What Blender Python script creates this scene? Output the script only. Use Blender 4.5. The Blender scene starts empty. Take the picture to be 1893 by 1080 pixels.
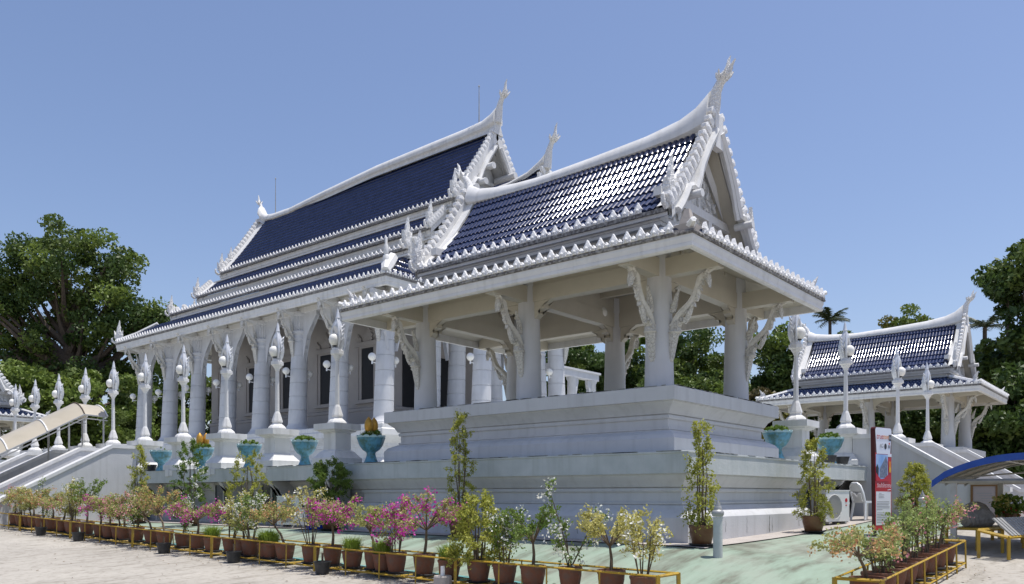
import bpy, math, random
import numpy as np
from math import sin, cos, pi, radians, hypot, atan2, sqrt
from mathutils import Vector, Matrix
R = random.Random(7)
NR = np.random.default_rng(11)
SC = bpy.context.scene
COL = SC.collection

# ------------------------------------------------------------------ camera, sky, sun
cam = bpy.data.cameras.new('camera')
camo = bpy.data.objects.new('camera', cam); COL.objects.link(camo)
camo.location = (-11.973, -6.245, 1.65)
camo.rotation_euler = (radians(90), 0, radians(39.8 - 90))
cam.sensor_width = 36; cam.lens = 36 * 1498 / 1893
cam.shift_y = 0.1981; cam.clip_start = 0.1; cam.clip_end = 3000
SC.camera = camo
SUN_EL = radians(76); SUN_H = (0.62, -0.785)
w = bpy.data.worlds.new('World'); SC.world = w; w.use_nodes = True
nt = w.node_tree; nt.nodes.clear()
sky = nt.nodes.new('ShaderNodeTexSky'); sky.sky_type = 'NISHITA'; sky.sun_disc = False
sky.sun_elevation = SUN_EL; sky.sun_rotation = atan2(SUN_H[0], SUN_H[1])
sky.air_density = 1.15; sky.dust_density = 1.2; sky.ozone_density = 5.0; sky.altitude = 50
bg = nt.nodes.new('ShaderNodeBackground'); bg.inputs[1].default_value = 0.145
wo = nt.nodes.new('ShaderNodeOutputWorld')
wb = nt.nodes.new('ShaderNodeMixRGB'); wb.blend_type = 'MULTIPLY'; wb.inputs[0].default_value = 1.0; wb.inputs[2].default_value = (1.11, 0.99, 1.0, 1)   # camera white balance
nt.links.new(sky.outputs[0], wb.inputs[1]); nt.links.new(wb.outputs[0], bg.inputs[0]); nt.links.new(bg.outputs[0], wo.inputs[0])
sl = bpy.data.lights.new('sun', 'SUN'); sl.energy = 5.0; sl.angle = radians(0.53); sl.color = (1.0, 0.965, 0.91)
so = bpy.data.objects.new('sun', sl); COL.objects.link(so)
sd = Vector((SUN_H[0] * cos(SUN_EL), SUN_H[1] * cos(SUN_EL), sin(SUN_EL)))
so.rotation_euler = sd.to_track_quat('Z', 'Y').to_euler(); so.location = (0, 0, 60)
SC.view_settings.view_transform = 'Standard'; SC.view_settings.look = 'None'
SC.view_settings.exposure = 0.0; SC.view_settings.gamma = 1.0; SC.view_settings.use_curve_mapping = False

# ------------------------------------------------------------------ materials
def newmat(name):
    m = bpy.data.materials.new(name); m.use_nodes = True
    n = m.node_tree.nodes; b = n['Principled BSDF']
    return m, n, m.node_tree.links, b
def mat(name, c, rough=0.6, c2=None, scale=3.0, bump=0.0, bscale=40.0, spec=0.4, metal=0.0, coat=0.0, stretch=None, lo=0.35, hi=0.7, streak=None, detail=6, vor=None):
    m, n, l, b = newmat(name)
    b.inputs['Roughness'].default_value = rough; b.inputs['Metallic'].default_value = metal
    b.inputs['Specular IOR Level'].default_value = spec
    if coat: b.inputs['Coat Weight'].default_value = coat; b.inputs['Coat Roughness'].default_value = 0.08
    tc = n.new('ShaderNodeTexCoord')
    col = None
    b.inputs['Base Color'].default_value = (*c, 1)
    if c2:
        mp = n.new('ShaderNodeMapping'); mp.inputs['Scale'].default_value = stretch or (1, 1, 1)
        l.new(tc.outputs['Object'], mp.inputs[0])
        nz = n.new('ShaderNodeTexNoise'); nz.inputs['Scale'].default_value = scale; nz.inputs['Detail'].default_value = detail; nz.inputs['Roughness'].default_value = 0.6
        l.new(mp.outputs[0], nz.inputs[0])
        rp = n.new('ShaderNodeValToRGB'); rp.color_ramp.elements[0].position = lo; rp.color_ramp.elements[1].position = hi
        rp.color_ramp.elements[0].color = (*c, 1); rp.color_ramp.elements[1].color = (*c2, 1)
        l.new(nz.outputs[0], rp.inputs[0]); col = rp.outputs[0]
    if streak:  # vertical rain streaks: (colour, amount, scale)
        sc_, amt, ss = streak
        mp2 = n.new('ShaderNodeMapping'); mp2.inputs['Scale'].default_value = (ss, ss, ss * 0.06)
        l.new(tc.outputs['Object'], mp2.inputs[0])
        n2 = n.new('ShaderNodeTexNoise'); n2.inputs['Scale'].default_value = 1.0; n2.inputs['Detail'].default_value = 5
        l.new(mp2.outputs[0], n2.inputs[0])
        r2 = n.new('ShaderNodeValToRGB'); r2.color_ramp.elements[0].position = 0.5; r2.color_ramp.elements[1].position = 0.72
        r2.color_ramp.elements[0].color = (0, 0, 0, 1); r2.color_ramp.elements[1].color = (amt, amt, amt, 1)
        l.new(n2.outputs[0], r2.inputs[0])
        mx = n.new('ShaderNodeMixRGB'); mx.inputs[1].default_value = (*c, 1); mx.inputs[2].default_value = (*sc_, 1)
        l.new(r2.outputs[0], mx.inputs[0])
        if col: l.new(col, mx.inputs[1])
        col = mx.outputs[0]
    if col: l.new(col, b.inputs['Base Color'])
    if bump or vor:
        bp = n.new('ShaderNodeBump'); bp.inputs['Strength'].default_value = bump or 0.6; bp.inputs['Distance'].default_value = 0.02 if not vor else 0.04
        if vor:
            t = n.new('ShaderNodeTexVoronoi'); t.inputs['Scale'].default_value = vor; t.feature = 'SMOOTH_F1'
            nz3 = n.new('ShaderNodeTexNoise'); nz3.inputs['Scale'].default_value = vor * 0.6; nz3.inputs['Distortion'].default_value = 2.0
            l.new(tc.outputs['Object'], nz3.inputs[0]); l.new(nz3.outputs['Color'], t.inputs['Vector'])
            t.inputs['Scale'].default_value = 6.0
        else:
            t = n.new('ShaderNodeTexNoise'); t.inputs['Scale'].default_value = bscale; t.inputs['Detail'].default_value = 5
            l.new(tc.outputs['Object'], t.inputs[0])
        l.new(t.outputs[0], bp.inputs['Height']); l.new(bp.outputs[0], b.inputs['Normal'])
    return m
def leafmat(name, c, c2, trans=0.3, scale=0.8, rough=0.5):
    m, n, l, b = newmat(name)
    out = n['Material Output']
    tc = n.new('ShaderNodeTexCoord'); nz = n.new('ShaderNodeTexNoise'); nz.inputs['Scale'].default_value = scale; nz.inputs['Detail'].default_value = 8; nz.inputs['Roughness'].default_value = 0.75
    l.new(tc.outputs['Object'], nz.inputs[0])
    rp = n.new('ShaderNodeValToRGB'); rp.color_ramp.elements[0].position = 0.35; rp.color_ramp.elements[1].position = 0.68
    rp.color_ramp.elements[0].color = (*c, 1); rp.color_ramp.elements[1].color = (*c2, 1)
    l.new(nz.outputs[0], rp.inputs[0]); l.new(rp.outputs[0], b.inputs['Base Color'])
    b.inputs['Roughness'].default_value = rough; b.inputs['Specular IOR Level'].default_value = 0.35
    tr = n.new('ShaderNodeBsdfTranslucent'); l.new(rp.outputs[0], tr.inputs[0])
    mx = n.new('ShaderNodeMixShader'); mx.inputs[0].default_value = trans
    l.new(b.outputs[0], mx.inputs[1]); l.new(tr.outputs[0], mx.inputs[2]); l.new(mx.outputs[0], out.inputs[0])
    return m
M = {}
M['white'] = mat('white_paint', (.69, .685, .67), .55, (.60, .595, .58), 2.5, .12, 30, lo=.4, hi=.75, streak=((.42, .41, .37), .35, 7))
M['orn'] = mat('ornament_white', (.78, .775, .765), .5, (.56, .55, .53), 14, .8, 38, lo=.45, hi=.72)
def carved(name, c, groove_shade, sc):  # darker cell edges paint groove shade into the colour for a carved look
    m, n, l, b = newmat(name)
    tc = n.new('ShaderNodeTexCoord'); nz = n.new('ShaderNodeTexNoise'); nz.inputs['Scale'].default_value = sc * .35; nz.inputs['Detail'].default_value = 2
    l.new(tc.outputs['Object'], nz.inputs[0])
    ad = n.new('ShaderNodeMixRGB'); ad.blend_type = 'ADD'; ad.inputs[0].default_value = .22; l.new(tc.outputs['Object'], ad.inputs[1]); l.new(nz.outputs['Color'], ad.inputs[2])
    v = n.new('ShaderNodeTexVoronoi'); v.feature = 'DISTANCE_TO_EDGE'; v.inputs['Scale'].default_value = sc; l.new(ad.outputs[0], v.inputs['Vector'])
    r = n.new('ShaderNodeValToRGB'); r.color_ramp.elements[0].position = .0; r.color_ramp.elements[1].position = .075
    r.color_ramp.elements[0].color = (*groove_shade, 1); r.color_ramp.elements[1].color = (*c, 1); l.new(v.outputs['Distance'], r.inputs[0]); l.new(r.outputs[0], b.inputs['Base Color'])
    bp = n.new('ShaderNodeBump'); bp.inputs['Strength'].default_value = .55; bp.inputs['Distance'].default_value = .02
    r2 = n.new('ShaderNodeValToRGB'); r2.color_ramp.elements[1].position = .22; l.new(v.outputs['Distance'], r2.inputs[0]); l.new(r2.outputs[0], bp.inputs['Height']); l.new(bp.outputs[0], b.inputs['Normal'])
    b.inputs['Roughness'].default_value = .6; return m
M['bracket'] = mat('bracket_stucco', (.62, .60, .55), .6, (.48, .46, .41), 12, .5, 40, lo=.42, hi=.7)
M['carve'] = carved('carved_bracket_stucco', (.60, .58, .53), (.36, .34, .295), 15)
M['carvew'] = carved('carved_finial_stucco', (.75, .745, .73), (.55, .54, .52), 16)
M['relief'] = mat('carved_relief', (.74, .74, .72), .6, (.5, .5, .48), 9, 1.0, vor=7.0)
M['cream'] = mat('cream_soffit', (.53, .49, .40), .6, (.47, .435, .355), 1.5, .08, 30)
M['slab'] = mat('weathered_slab', (.53, .55, .535), .75, (.43, .46, .445), 2.5, .25, 25, streak=((.40, .42, .39), .5, 11.0))
M['wall_l'] = mat('pale_wall_paint', (.57, .57, .57), .6, (.495, .495, .495), .9, .15, 30, streak=((.36, .355, .34), .3, 7.0))
M['gutter'] = mat('stained_gutter', (.11, .10, .095), .8, (.33, .32, .30), 14, .4, 50, lo=.42, hi=.62)
def tilemat(name, c, c2, rough, sc):
    m, n, l, b = newmat(name)
    g = n.new('ShaderNodeNewGeometry'); z = n.new('ShaderNodeTexNoise'); z.inputs['Scale'].default_value = sc; z.inputs['Detail'].default_value = 3
    l.new(g.outputs['Position'], z.inputs[0]); r = n.new('ShaderNodeValToRGB'); r.color_ramp.elements[0].position = .38; r.color_ramp.elements[1].position = .64
    r.color_ramp.elements[0].color = (*c, 1); r.color_ramp.elements[1].color = (*c2, 1); l.new(z.outputs[0], r.inputs[0]); l.new(r.outputs[0], b.inputs['Base Color'])
    b.inputs['Roughness'].default_value = rough; b.inputs['Specular IOR Level'].default_value = .5
    return m
M['tile'] = tilemat('blue_glazed_tile', (.008, .018, .060), (.016, .030, .085), .135, 6)
M['tile2'] = tilemat('blue_glazed_tile_far', (.010, .019, .066), (.017, .029, .095), .2, 3)
M['under'] = mat('roof_underlay', (.012, .012, .018), .9)
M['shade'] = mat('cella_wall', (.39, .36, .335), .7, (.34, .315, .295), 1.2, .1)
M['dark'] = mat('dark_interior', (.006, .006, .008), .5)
M['colw'] = mat('column_white', (.60, .605, .62), .55, (.52, .525, .535), 1.8, .1, 30, streak=((.42, .42, .42), .25, 7.0))
M['lamp'] = mat('lamp_silver_white', (.68, .69, .70), .28, (.58, .59, .60), 6, .2, 60, spec=.7, metal=.25)
M['globe'] = mat('globe_glass', (.84, .82, .76), .25, spec=.5)
M['blue_p'] = mat('turquoise_glaze', (.10, .30, .42), .35, (.07, .17, .155), 9, .7, 22, lo=.42, hi=.62, spec=.5)
M['blue_rim'] = mat('pale_glaze_rim', (.45, .62, .62), .35, (.25, .45, .5), 20)
M['gold'] = mat('gold_paint', (.60, .33, .055), .38, (.42, .21, .03), 12, .3, 40, metal=.45)
M['terra'] = mat('terracotta', (.20, .08, .045), .85, (.15, .095, .07), 7, .5, 30, lo=.4, hi=.66)
M['glazed'] = mat('brown_glazed_pot', (.13, .055, .025), .4, (.20, .11, .05), 5, .2, 20)
M['blackpot'] = mat('black_plastic', (.022, .023, .025), .5, (.05, .05, .05), 9)
M['soil'] = mat('soil', (.07, .045, .03), .95, (.12, .08, .05), 20, .6, 40)
M['yellow'] = mat('yellow_steel', (.42, .27, .025), .5, (.23, .15, .035), 8, .2, 50, lo=.5, hi=.75)
M['bark'] = mat('bark', (.085, .062, .045), .9, (.14, .11, .085), 6, .7, 20)
M['stem'] = mat('shrub_stem', (.09, .065, .04), .85, (.16, .12, .08), 20, .4, 50)
M['lot'] = mat('pale_concrete', (.50, .455, .40), .9, (.385, .345, .30), .55, .35, 9, stretch=(1, 1.0, 1), lo=.40, hi=.66, detail=12)
M['apron'] = mat('grey_paving', (.42, .38, .345), .9, (.33, .30, .27), 1.4, .3, 14)
M['grass'] = leafmat('grass_blades', (.17, .26, .03), (.27, .36, .06), .4, 6)
M['alu'] = mat('grey_metal', (.42, .42, .41), .45, (.32, .32, .31), 5, metal=.3)
M['red'] = mat('sign_red', (.50, .012, .022), .4)
M['maroon'] = mat('sign_edge', (.08, .012, .012), .4)
M['swhite'] = mat('sign_white', (.72, .74, .76), .4)
M['sgrey'] = mat('print_grey', (.25, .26, .27), .5)
M['sblack'] = mat('print_black', (.02, .02, .025), .5)
M['sorange'] = mat('print_orange', (.75, .24, .02), .5)
M['syellow'] = mat('print_yellow', (.75, .48, .03), .5)
M['sky_p'] = mat('print_sky_blue', (.20, .38, .66), .5, (.45, .58, .75), 3)
M['steel_b'] = mat('print_steel_blue', (.10, .13, .19), .5, (.25, .28, .33), 25)
M['plastic'] = mat('white_plastic', (.80, .80, .80), .35, spec=.5)
M['acm'] = mat('aircon_white', (.74, .735, .70), .45, (.66, .655, .62), 4)
M['grille'] = mat('aircon_grille', (.30, .29, .26), .5)
M['beige'] = mat('canopy_sheet', (.40, .355, .27), .35, (.46, .41, .32), 1.5, spec=.5)
M['cblue'] = mat('canopy_blue', (.015, .06, .30), .5, (.02, .085, .37), 6)
M['canvas'] = mat('canvas_under', (.36, .33, .28), .8, (.29, .27, .23), 4)
M['bucket'] = mat('blue_plastic', (.008, .05, .42), .35)
M['wood'] = mat('picture_frame', (.15, .075, .025), .5)
M['paper'] = mat('notice_paper', (.33, .29, .285), .8)
M['stone_b'] = mat('ribbed_sacking', (.22, .20, .18), .9, (.33, .31, .28), 14, .5, 40)
M['kerb'] = mat('turquoise_kerb', (.10, .33, .34), .7, (.17, .30, .28), 5)
M['glass'] = mat('window_glass', (.03, .045, .05), .12, spec=.7)
M['pinkb'] = leafmat('magenta_bracts', (.56, .03, .36), (.70, .10, .50), .35, 9)
M['palep'] = leafmat('pale_pink_bracts', (0.638, 0.22, 0.286), (0.66, 0.352, 0.33), .35, 9)
M['peach'] = leafmat('peach_bracts', (0.598, 0.287, 0.149), (0.575, 0.38, 0.172), .35, 9)
M['whiteb'] = leafmat('white_bracts', (.72, .72, .62), (.80, .80, .76), .3, 9)
M['redb'] = leafmat('red_bracts', (.55, .03, .04), (.62, .08, .05), .3, 9)
M['leaf_g'] = leafmat('green_leaves', (0.115, 0.189, 0.03), (0.23, 0.311, 0.068), .38, 5)
M['leaf_lg'] = leafmat('light_green_leaves', (0.188, 0.263, 0.062), (0.375, 0.438, 0.15), .38, 6)
M['leaf_y'] = leafmat('variegated_leaves', (0.432, 0.408, 0.096), (0.66, 0.6, 0.24), .35, 7)
M['leaf_p'] = leafmat('dry_pale_leaves', (0.26, 0.299, 0.078), (0.546, 0.52, 0.208), .34, 8)
M['leaf_yg'] = leafmat('yellow_green_leaves', (0.264, 0.294, 0.048), (0.528, 0.516, 0.102), .42, 6)
M['leaf_d'] = leafmat('dark_green_leaves', (0.084, 0.154, 0.021), (0.196, 0.28, 0.049), .35, 4)
M['t_dark'] = leafmat('tree_dark', (0.043, 0.078, 0.019), (0.088, 0.142, 0.03), .25, .35)
M['t_mid'] = leafmat('tree_mid', (0.072, 0.117, 0.023), (0.143, 0.189, 0.039), .28, .35)
M['t_lite'] = leafmat('tree_light', (0.125, 0.188, 0.033), (0.213, 0.275, 0.056), .3, .35)
M['t_yel'] = leafmat('tree_yellowing', (.13, .13, .02), (.22, .19, .03), .3, .5)
M['t_brown'] = leafmat('tree_brown', (.11, .075, .04), (.13, .12, .04), .3, .5)
M['palm'] = leafmat('palm_leaf', (.03, .045, .018), (.06, .08, .03), .2, .5, .4)

# green painted slope with dirt drawn down the fall
def slopemat():
    m, n, l, b = newmat('mint_green_concrete')
    tc = n.new('ShaderNodeTexCoord')
    mp = n.new('ShaderNodeMapping'); mp.inputs['Rotation'].default_value = (0, 0, radians(-48)); mp.inputs['Scale'].default_value = (.35, 1.9, 1)
    l.new(tc.outputs['Object'], mp.inputs[0])
    nz = n.new('ShaderNodeTexNoise'); nz.inputs['Scale'].default_value = 1.6; nz.inputs['Detail'].default_value = 10; nz.inputs['Roughness'].default_value = .65
    l.new(mp.outputs[0], nz.inputs[0])
    rp = n.new('ShaderNodeValToRGB')
    e = rp.color_ramp.elements; e[0].position = .30; e[0].color = (.265, .35, .27, 1); e[1].position = .62; e[1].color = (.115, .12, .085, 1)
    k = e.new(.47); k.color = (.225, .29, .22, 1)
    l.new(nz.outputs[0], rp.inputs[0])
    n2 = n.new('ShaderNodeTexNoise'); n2.inputs['Scale'].default_value = .9; n2.inputs['Detail'].default_value = 9; l.new(tc.outputs['Object'], n2.inputs[0])
    r2 = n.new('ShaderNodeValToRGB'); r2.color_ramp.elements[0].position = .45; r2.color_ramp.elements[1].position = .75
    r2.color_ramp.elements[1].color = (.75, .75, .75, 1)
    l.new(n2.outputs[0], r2.inputs[0])
    mx = n.new('ShaderNodeMixRGB'); l.new(r2.outputs[0], mx.inputs[0]); l.new(rp.outputs[0], mx.inputs[1]); mx.inputs[2].default_value = (.31, .33, .27, 1)
    l.new(mx.outputs[0], b.inputs['Base Color']); b.inputs['Roughness'].default_value = .85
    bp = n.new('ShaderNodeBump'); bp.inputs['Strength'].default_value = .3; n3 = n.new('ShaderNodeTexNoise'); n3.inputs['Scale'].default_value = 12; n3.inputs['Detail'].default_value = 8
    l.new(tc.outputs['Object'], n3.inputs[0]); l.new(n3.outputs[0], bp.inputs['Height']); l.new(bp.outputs[0], b.inputs['Normal'])
    return m
M['slope'] = slopemat()
def lotmat():
    m, n, l, b = newmat('worn_pale_concrete')
    tc = n.new('ShaderNodeTexCoord')
    def noise(scale, det, lo, hi, c0, c1, stretch=(1, 1, 1), rot=0):
        mp = n.new('ShaderNodeMapping'); mp.inputs['Scale'].default_value = stretch; mp.inputs['Rotation'].default_value = (0, 0, rot)
        l.new(tc.outputs['Object'], mp.inputs[0])
        z = n.new('ShaderNodeTexNoise'); z.inputs['Scale'].default_value = scale; z.inputs['Detail'].default_value = det; z.inputs['Roughness'].default_value = .65
        l.new(mp.outputs[0], z.inputs[0])
        r = n.new('ShaderNodeValToRGB'); r.color_ramp.elements[0].position = lo; r.color_ramp.elements[1].position = hi
        r.color_ramp.elements[0].color = (*c0, 1); r.color_ramp.elements[1].color = (*c1, 1)
        l.new(z.outputs[0], r.inputs[0]); return r.outputs[0], z.outputs[0]
    c1, h1 = noise(.35, 10, .35, .7, (.43, .40, .345), (.31, .285, .245))
    c2, h2 = noise(2.2, 10, .50, .74, (1, 1, 1), (.58, .56, .53), (.5, 1.8, 1), radians(-48))
    c3, h3 = noise(9, 8, .50, .68, (1, 1, 1), (.68, .66, .63))
    m1 = n.new('ShaderNodeMixRGB'); m1.blend_type = 'MULTIPLY'; m1.inputs[0].default_value = 1; l.new(c1, m1.inputs[1]); l.new(c2, m1.inputs[2])
    m2 = n.new('ShaderNodeMixRGB'); m2.blend_type = 'MULTIPLY'; m2.inputs[0].default_value = 1; l.new(m1.outputs[0], m2.inputs[1]); l.new(c3, m2.inputs[2])
    l.new(m2.outputs[0], b.inputs['Base Color']); b.inputs['Roughness'].default_value = .92
    bp = n.new('ShaderNodeBump'); bp.inputs['Strength'].default_value = .35; l.new(h3, bp.inputs['Height']); l.new(bp.outputs[0], b.inputs['Normal'])
    return m
M['lot'] = lotmat()

# ------------------------------------------------------------------ mesh helpers
class MB:
    def __init__(s): s.v = []; s.f = []; s.mi = []
    def add(s, vs, fs, mi=0):
        o = len(s.v); s.v.extend([tuple(p) for p in vs]); s.f.extend([tuple(i + o for i in f) for f in fs]); s.mi.extend([mi] * len(fs))
    def box(s, x0, x1, y0, y1, z0, z1, mi=0, c=None, ang=0):
        vs = [(x, y, z) for z in (z0, z1) for y in (y0, y1) for x in (x0, x1)]
        if c:
            ca, sa = cos(ang), sin(ang)
            vs = [(c[0] + x * ca - y * sa, c[1] + x * sa + y * ca, c[2] + z) for x, y, z in vs]
        s.add(vs, [(0, 2, 3, 1), (4, 5, 7, 6), (0, 1, 5, 4), (2, 6, 7, 3), (0, 4, 6, 2), (1, 3, 7, 5)], mi)
    def ring(s, x0, x1, y0, y1, prof, top=False, bot=False, close=False, mi=0):
        n = len(prof); vs = []
        for o, z in prof: vs += [(x0 - o, y0 - o, z), (x1 + o, y0 - o, z), (x1 + o, y1 + o, z), (x0 - o, y1 + o, z)]
        fs = []
        for i in range(n if close else n - 1):
            j = (i + 1) % n
            for k in range(4):
                l = (k + 1) % 4; fs.append((i * 4 + k, i * 4 + l, j * 4 + l, j * 4 + k))
        if top: fs.append(tuple((n - 1) * 4 + k for k in range(4)))
        if bot: fs.append((3, 2, 1, 0))
        s.add(vs, fs, mi)
    def lathe(s, c, prof, n=16, mi=0, sx=1, shift=None, rot=0, cap=True, lobes=0, lob=0):
        vs = []; m = len(prof)
        z0, z1 = prof[0][1], prof[-1][1]
        for r, z in prof:
            t = (z - z0) / (z1 - z0) if z1 != z0 else 0
            dx, dy = (shift[0] * t, shift[1] * t) if shift else (0, 0)
            for k in range(n):
                a = 2 * pi * k / n + rot
                rr = r * (1 + (lob * cos(lobes * a) if lobes else 0))
                vs.append((c[0] + dx + rr * cos(a) * sx, c[1] + dy + rr * sin(a), c[2] + z))
        fs = []
        for i in range(m - 1):
            for k in range(n):
                l = (k + 1) % n; fs.append((i * n + k, i * n + l, (i + 1) * n + l, (i + 1) * n + k))
        if cap: fs.append(tuple(range(n - 1, -1, -1))); fs.append(tuple((m - 1) * n + k for k in range(n)))
        s.add(vs, fs, mi)
    def tube(s, path, rad, n=6, mi=0, flat=1.0):
        P = [Vector(p) for p in path]; m = len(P)
        if not hasattr(rad, '__len__'): rad = [rad] * m
        vs = []; up = None
        for i in range(m):
            t = (P[min(i + 1, m - 1)] - P[max(i - 1, 0)])
            if t.length < 1e-9: t = Vector((0, 0, 1))
            t.normalize()
            if up is None: up = Vector((0, 0, 1)) if abs(t.z) < .9 else Vector((1, 0, 0))
            a = t.cross(up)
            if a.length < 1e-6: a = t.orthogonal()
            a.normalize(); b = a.cross(t).normalized(); up = b
            for k in range(n):
                an = 2 * pi * k / n
                vs.append(P[i] + a * cos(an) * rad[i] * flat + b * sin(an) * rad[i])
        fs = [(i * n + k, i * n + (k + 1) % n, (i + 1) * n + (k + 1) % n, (i + 1) * n + k) for i in range(m - 1) for k in range(n)]
        fs.append(tuple(range(n - 1, -1, -1))); fs.append(tuple((m - 1) * n + k for k in range(n)))
        s.add(vs, fs, mi)
    def bar(s, a, b, w, h=None, mi=0):
        s.tube([a, b], w * .707, 4, mi)
    def plate(s, out, t, o, ax, ay, bulge=0.0, mi=0, ctr=None):
        # leaf-like plate: outline in (ax, ay), thickness t along normal, optional raised middle
        o = Vector(o); ax = Vector(ax); ay = Vector(ay); nn = ax.cross(ay).normalized()
        n = len(out); vs = [o + ax * x + ay * y + nn * (t / 2) for x, y in out] + [o + ax * x + ay * y - nn * (t / 2) for x, y in out]
        if ctr is None: ctr = (sum(p[0] for p in out) / n, sum(p[1] for p in out) / n)
        c = o + ax * ctr[0] + ay * ctr[1]
        vs += [c + nn * (t / 2 + bulge), c - nn * (t / 2 + bulge)]
        fs = []
        for i in range(n):
            j = (i + 1) % n
            fs += [(i, j, 2 * n), (n + j, n + i, 2 * n + 1), (j, i, n + i, n + j)]
        s.add(vs, fs, mi)
    def strip(s, A, B, mi=0):
        n = len(A); s.add(list(A) + list(B), [(i, i + 1, n + i + 1, n + i) for i in range(n - 1)], mi)
    def np_quads(s, V, F, mi=0):
        s.add(V.tolist(), F.tolist(), mi)
    def obj(s, name, m, parent=None, smooth=None, loc=None):
        me = bpy.data.meshes.new(name); me.from_pydata(s.v, [], s.f)
        ms = m if isinstance(m, (list, tuple)) else [m]
        for k in ms: me.materials.append(M[k])
        if len(ms) > 1: me.polygons.foreach_set('material_index', s.mi)
        if smooth is not None:
            me.shade_smooth(); me.set_sharp_from_angle(angle=radians(smooth))
        me.update()
        o = bpy.data.objects.new(name, me); COL.objects.link(o)
        if parent: o.parent = parent
        if loc: o.location = loc
        return o
def split_mb(mb):
    n = len(mb.v); par = list(range(n))
    def find(a):
        while par[a] != a: par[a] = par[par[a]]; a = par[a]
        return a
    for f in mb.f:
        r = find(f[0])
        for i in f[1:]: par[find(i)] = r
    groups = {}
    for f, mi in zip(mb.f, mb.mi): groups.setdefault(find(f[0]), []).append((f, mi))
    out = []
    for g in groups.values():
        q = MB(); idx = {}
        for f, mi in g:
            for i in f:
                if i not in idx: idx[i] = len(q.v); q.v.append(mb.v[i])
            q.f.append(tuple(idx[i] for i in f)); q.mi.append(mi)
        out.append(q)
    return out
def tag(o, label=None, cat=None, group=None, kind=None):
    if label: o['label'] = label
    if cat: o['category'] = cat
    if group: o['group'] = group
    if kind: o['kind'] = kind
    return o
def empty(name, label, cat, loc=(0, 0, 0), rz=0, group=None):
    o = bpy.data.objects.new(name, None); COL.objects.link(o); o.location = loc; o.rotation_euler = (0, 0, rz); o.empty_display_size = .2
    return tag(o, label, cat, group)
def link_mesh(name, me, parent, loc=(0, 0, 0), rz=0, sc=1.0, mtx=None):
    o = bpy.data.objects.new(name, me); COL.objects.link(o); o.parent = parent
    if mtx is not None: o.matrix_local = mtx
    else:
        o.location = loc; o.rotation_euler = (0, 0, rz); o.scale = (sc, sc, sc) if not hasattr(sc, '__len__') else sc
    return o
def dup(root, loc, label=None, rz=None):
    r = root.copy(); COL.objects.link(r); r.location = loc
    if rz is not None: r.rotation_euler = (0, 0, rz)
    if label: r['label'] = label
    for ch in list(root.children):
        c = ch.copy(); COL.objects.link(c); c.parent = r
        for g in ch.children:
            d = g.copy(); COL.objects.link(d); d.parent = c
    return r

SPLIT = {'beam', 'corbel', 'upper_gutter', 'verge_strip', 'hip_ridge', 'arch_bracket', 'gutter_edge_strip', 'frieze_band', 'doorway', 'bargeboard_fin', 'porch_fin', 'roof_deck', 'roof_soffit', 'pediment_beam', 'rain_spout'}
# ------------------------------------------------------------------ ground
def lotz(x, y):
    t = y + 1.5
    if t > 0:
        z = .32 + .009 * t + (.00058 * t * t if t < 22 else .00058 * 22 * (2 * t - 22) * .5 + .14)
        z = min(z, .92)
    else: z = .32 + .03 * max(t, -8)
    z += .035 * max(x + 3.55, -14) if x < -3.55 else .058 * min(x + 3.55, 13)
    return z
def apronz(x, y):
    xx = max(0, min(x, 14)); return .83 + .005 * xx + .0024 * xx * xx
def G(x, y):
    dx, dy = max(0, -x), max(0, -y)
    q = hypot(dx, dy)
    if q <= 0: return apronz(x, y)
    s = min(1, max(0, (q - .55) / 2.75)); s = s * s * (3 - 2 * s) * .5 + s * .5
    return apronz(x, y) * (1 - s) + min(lotz(x, y), apronz(x, y)) * s
def axis(spans):
    out = []
    for a, b, st in spans:
        k = max(1, round((b - a) / st)); out += [a + (b - a) * i / k for i in range(k)]
    return out + [spans[-1][1]]
mb = MB()
xs = axis([(-600, -60, 90), (-60, -16, 6), (-16, 16, .5), (16, 60, 6), (60, 900, 120)]); ys = axis([(-600, -60, 90), (-60, -12, 6), (-12, 24, .5), (24, 70, 5), (70, 900, 120)])
nx = len(xs)
for y in ys:
    for x in xs: mb.v.append((x, y, G(x, y)))
for j in range(len(ys) - 1):
    for i in range(nx - 1): mb.f.append((j * nx + i, j * nx + i + 1, (j + 1) * nx + i + 1, (j + 1) * nx + i))
mb.mi = [0] * len(mb.f)
tag(mb.obj('car_park_ground', 'lot', smooth=60), 'pale worn concrete car park stretching in front of the potted plants', kind='structure')
def drape(name, poly_fn, x0, x1, y0, y1, st, off, m, label):
    g = MB(); xx = axis([(x0, x1, st)]); yy = axis([(y0, y1, st)]); idx = {}
    for j in range(len(yy) - 1):
        for i in range(len(xx) - 1):
            if not poly_fn((xx[i] + xx[i + 1]) / 2, (yy[j] + yy[j + 1]) / 2): continue
            f = []
            for a, b in ((i, j), (i + 1, j), (i + 1, j + 1), (i, j + 1)):
                if (a, b) not in idx:
                    idx[(a, b)] = len(g.v); g.v.append((xx[a], yy[b], G(xx[a], yy[b]) + off))
                f.append(idx[(a, b)])
            g.f.append(tuple(f)); g.mi.append(0)
    return tag(g.obj(name, m, smooth=60), label, kind='structure')
drape('green_slope', lambda x, y: (x < -.5 or y < -.5) and x > -3.25 and y > -3.0 and not (x > 2.5 and y < -2.6), -3.25, 9.5, -3.0, 18.75, .25, .012, 'slope', 'mint green painted concrete slope round the base of the terrace')
drape('paved_strip', lambda x, y: (x < .9 or y < .9) and x > -.6 and y > -.6, -.6, 9.6, -.6, 19.0, .2, .03, 'apron', 'narrow grey paving strip along the foot of the terrace')
k = MB()
for i in range(40):
    y = -1.6 + i * .5; z = G(-3.25, y + .25)
    k.box(-3.32, -3.2, y, y + .5, z - .1, z + .07)
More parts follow.
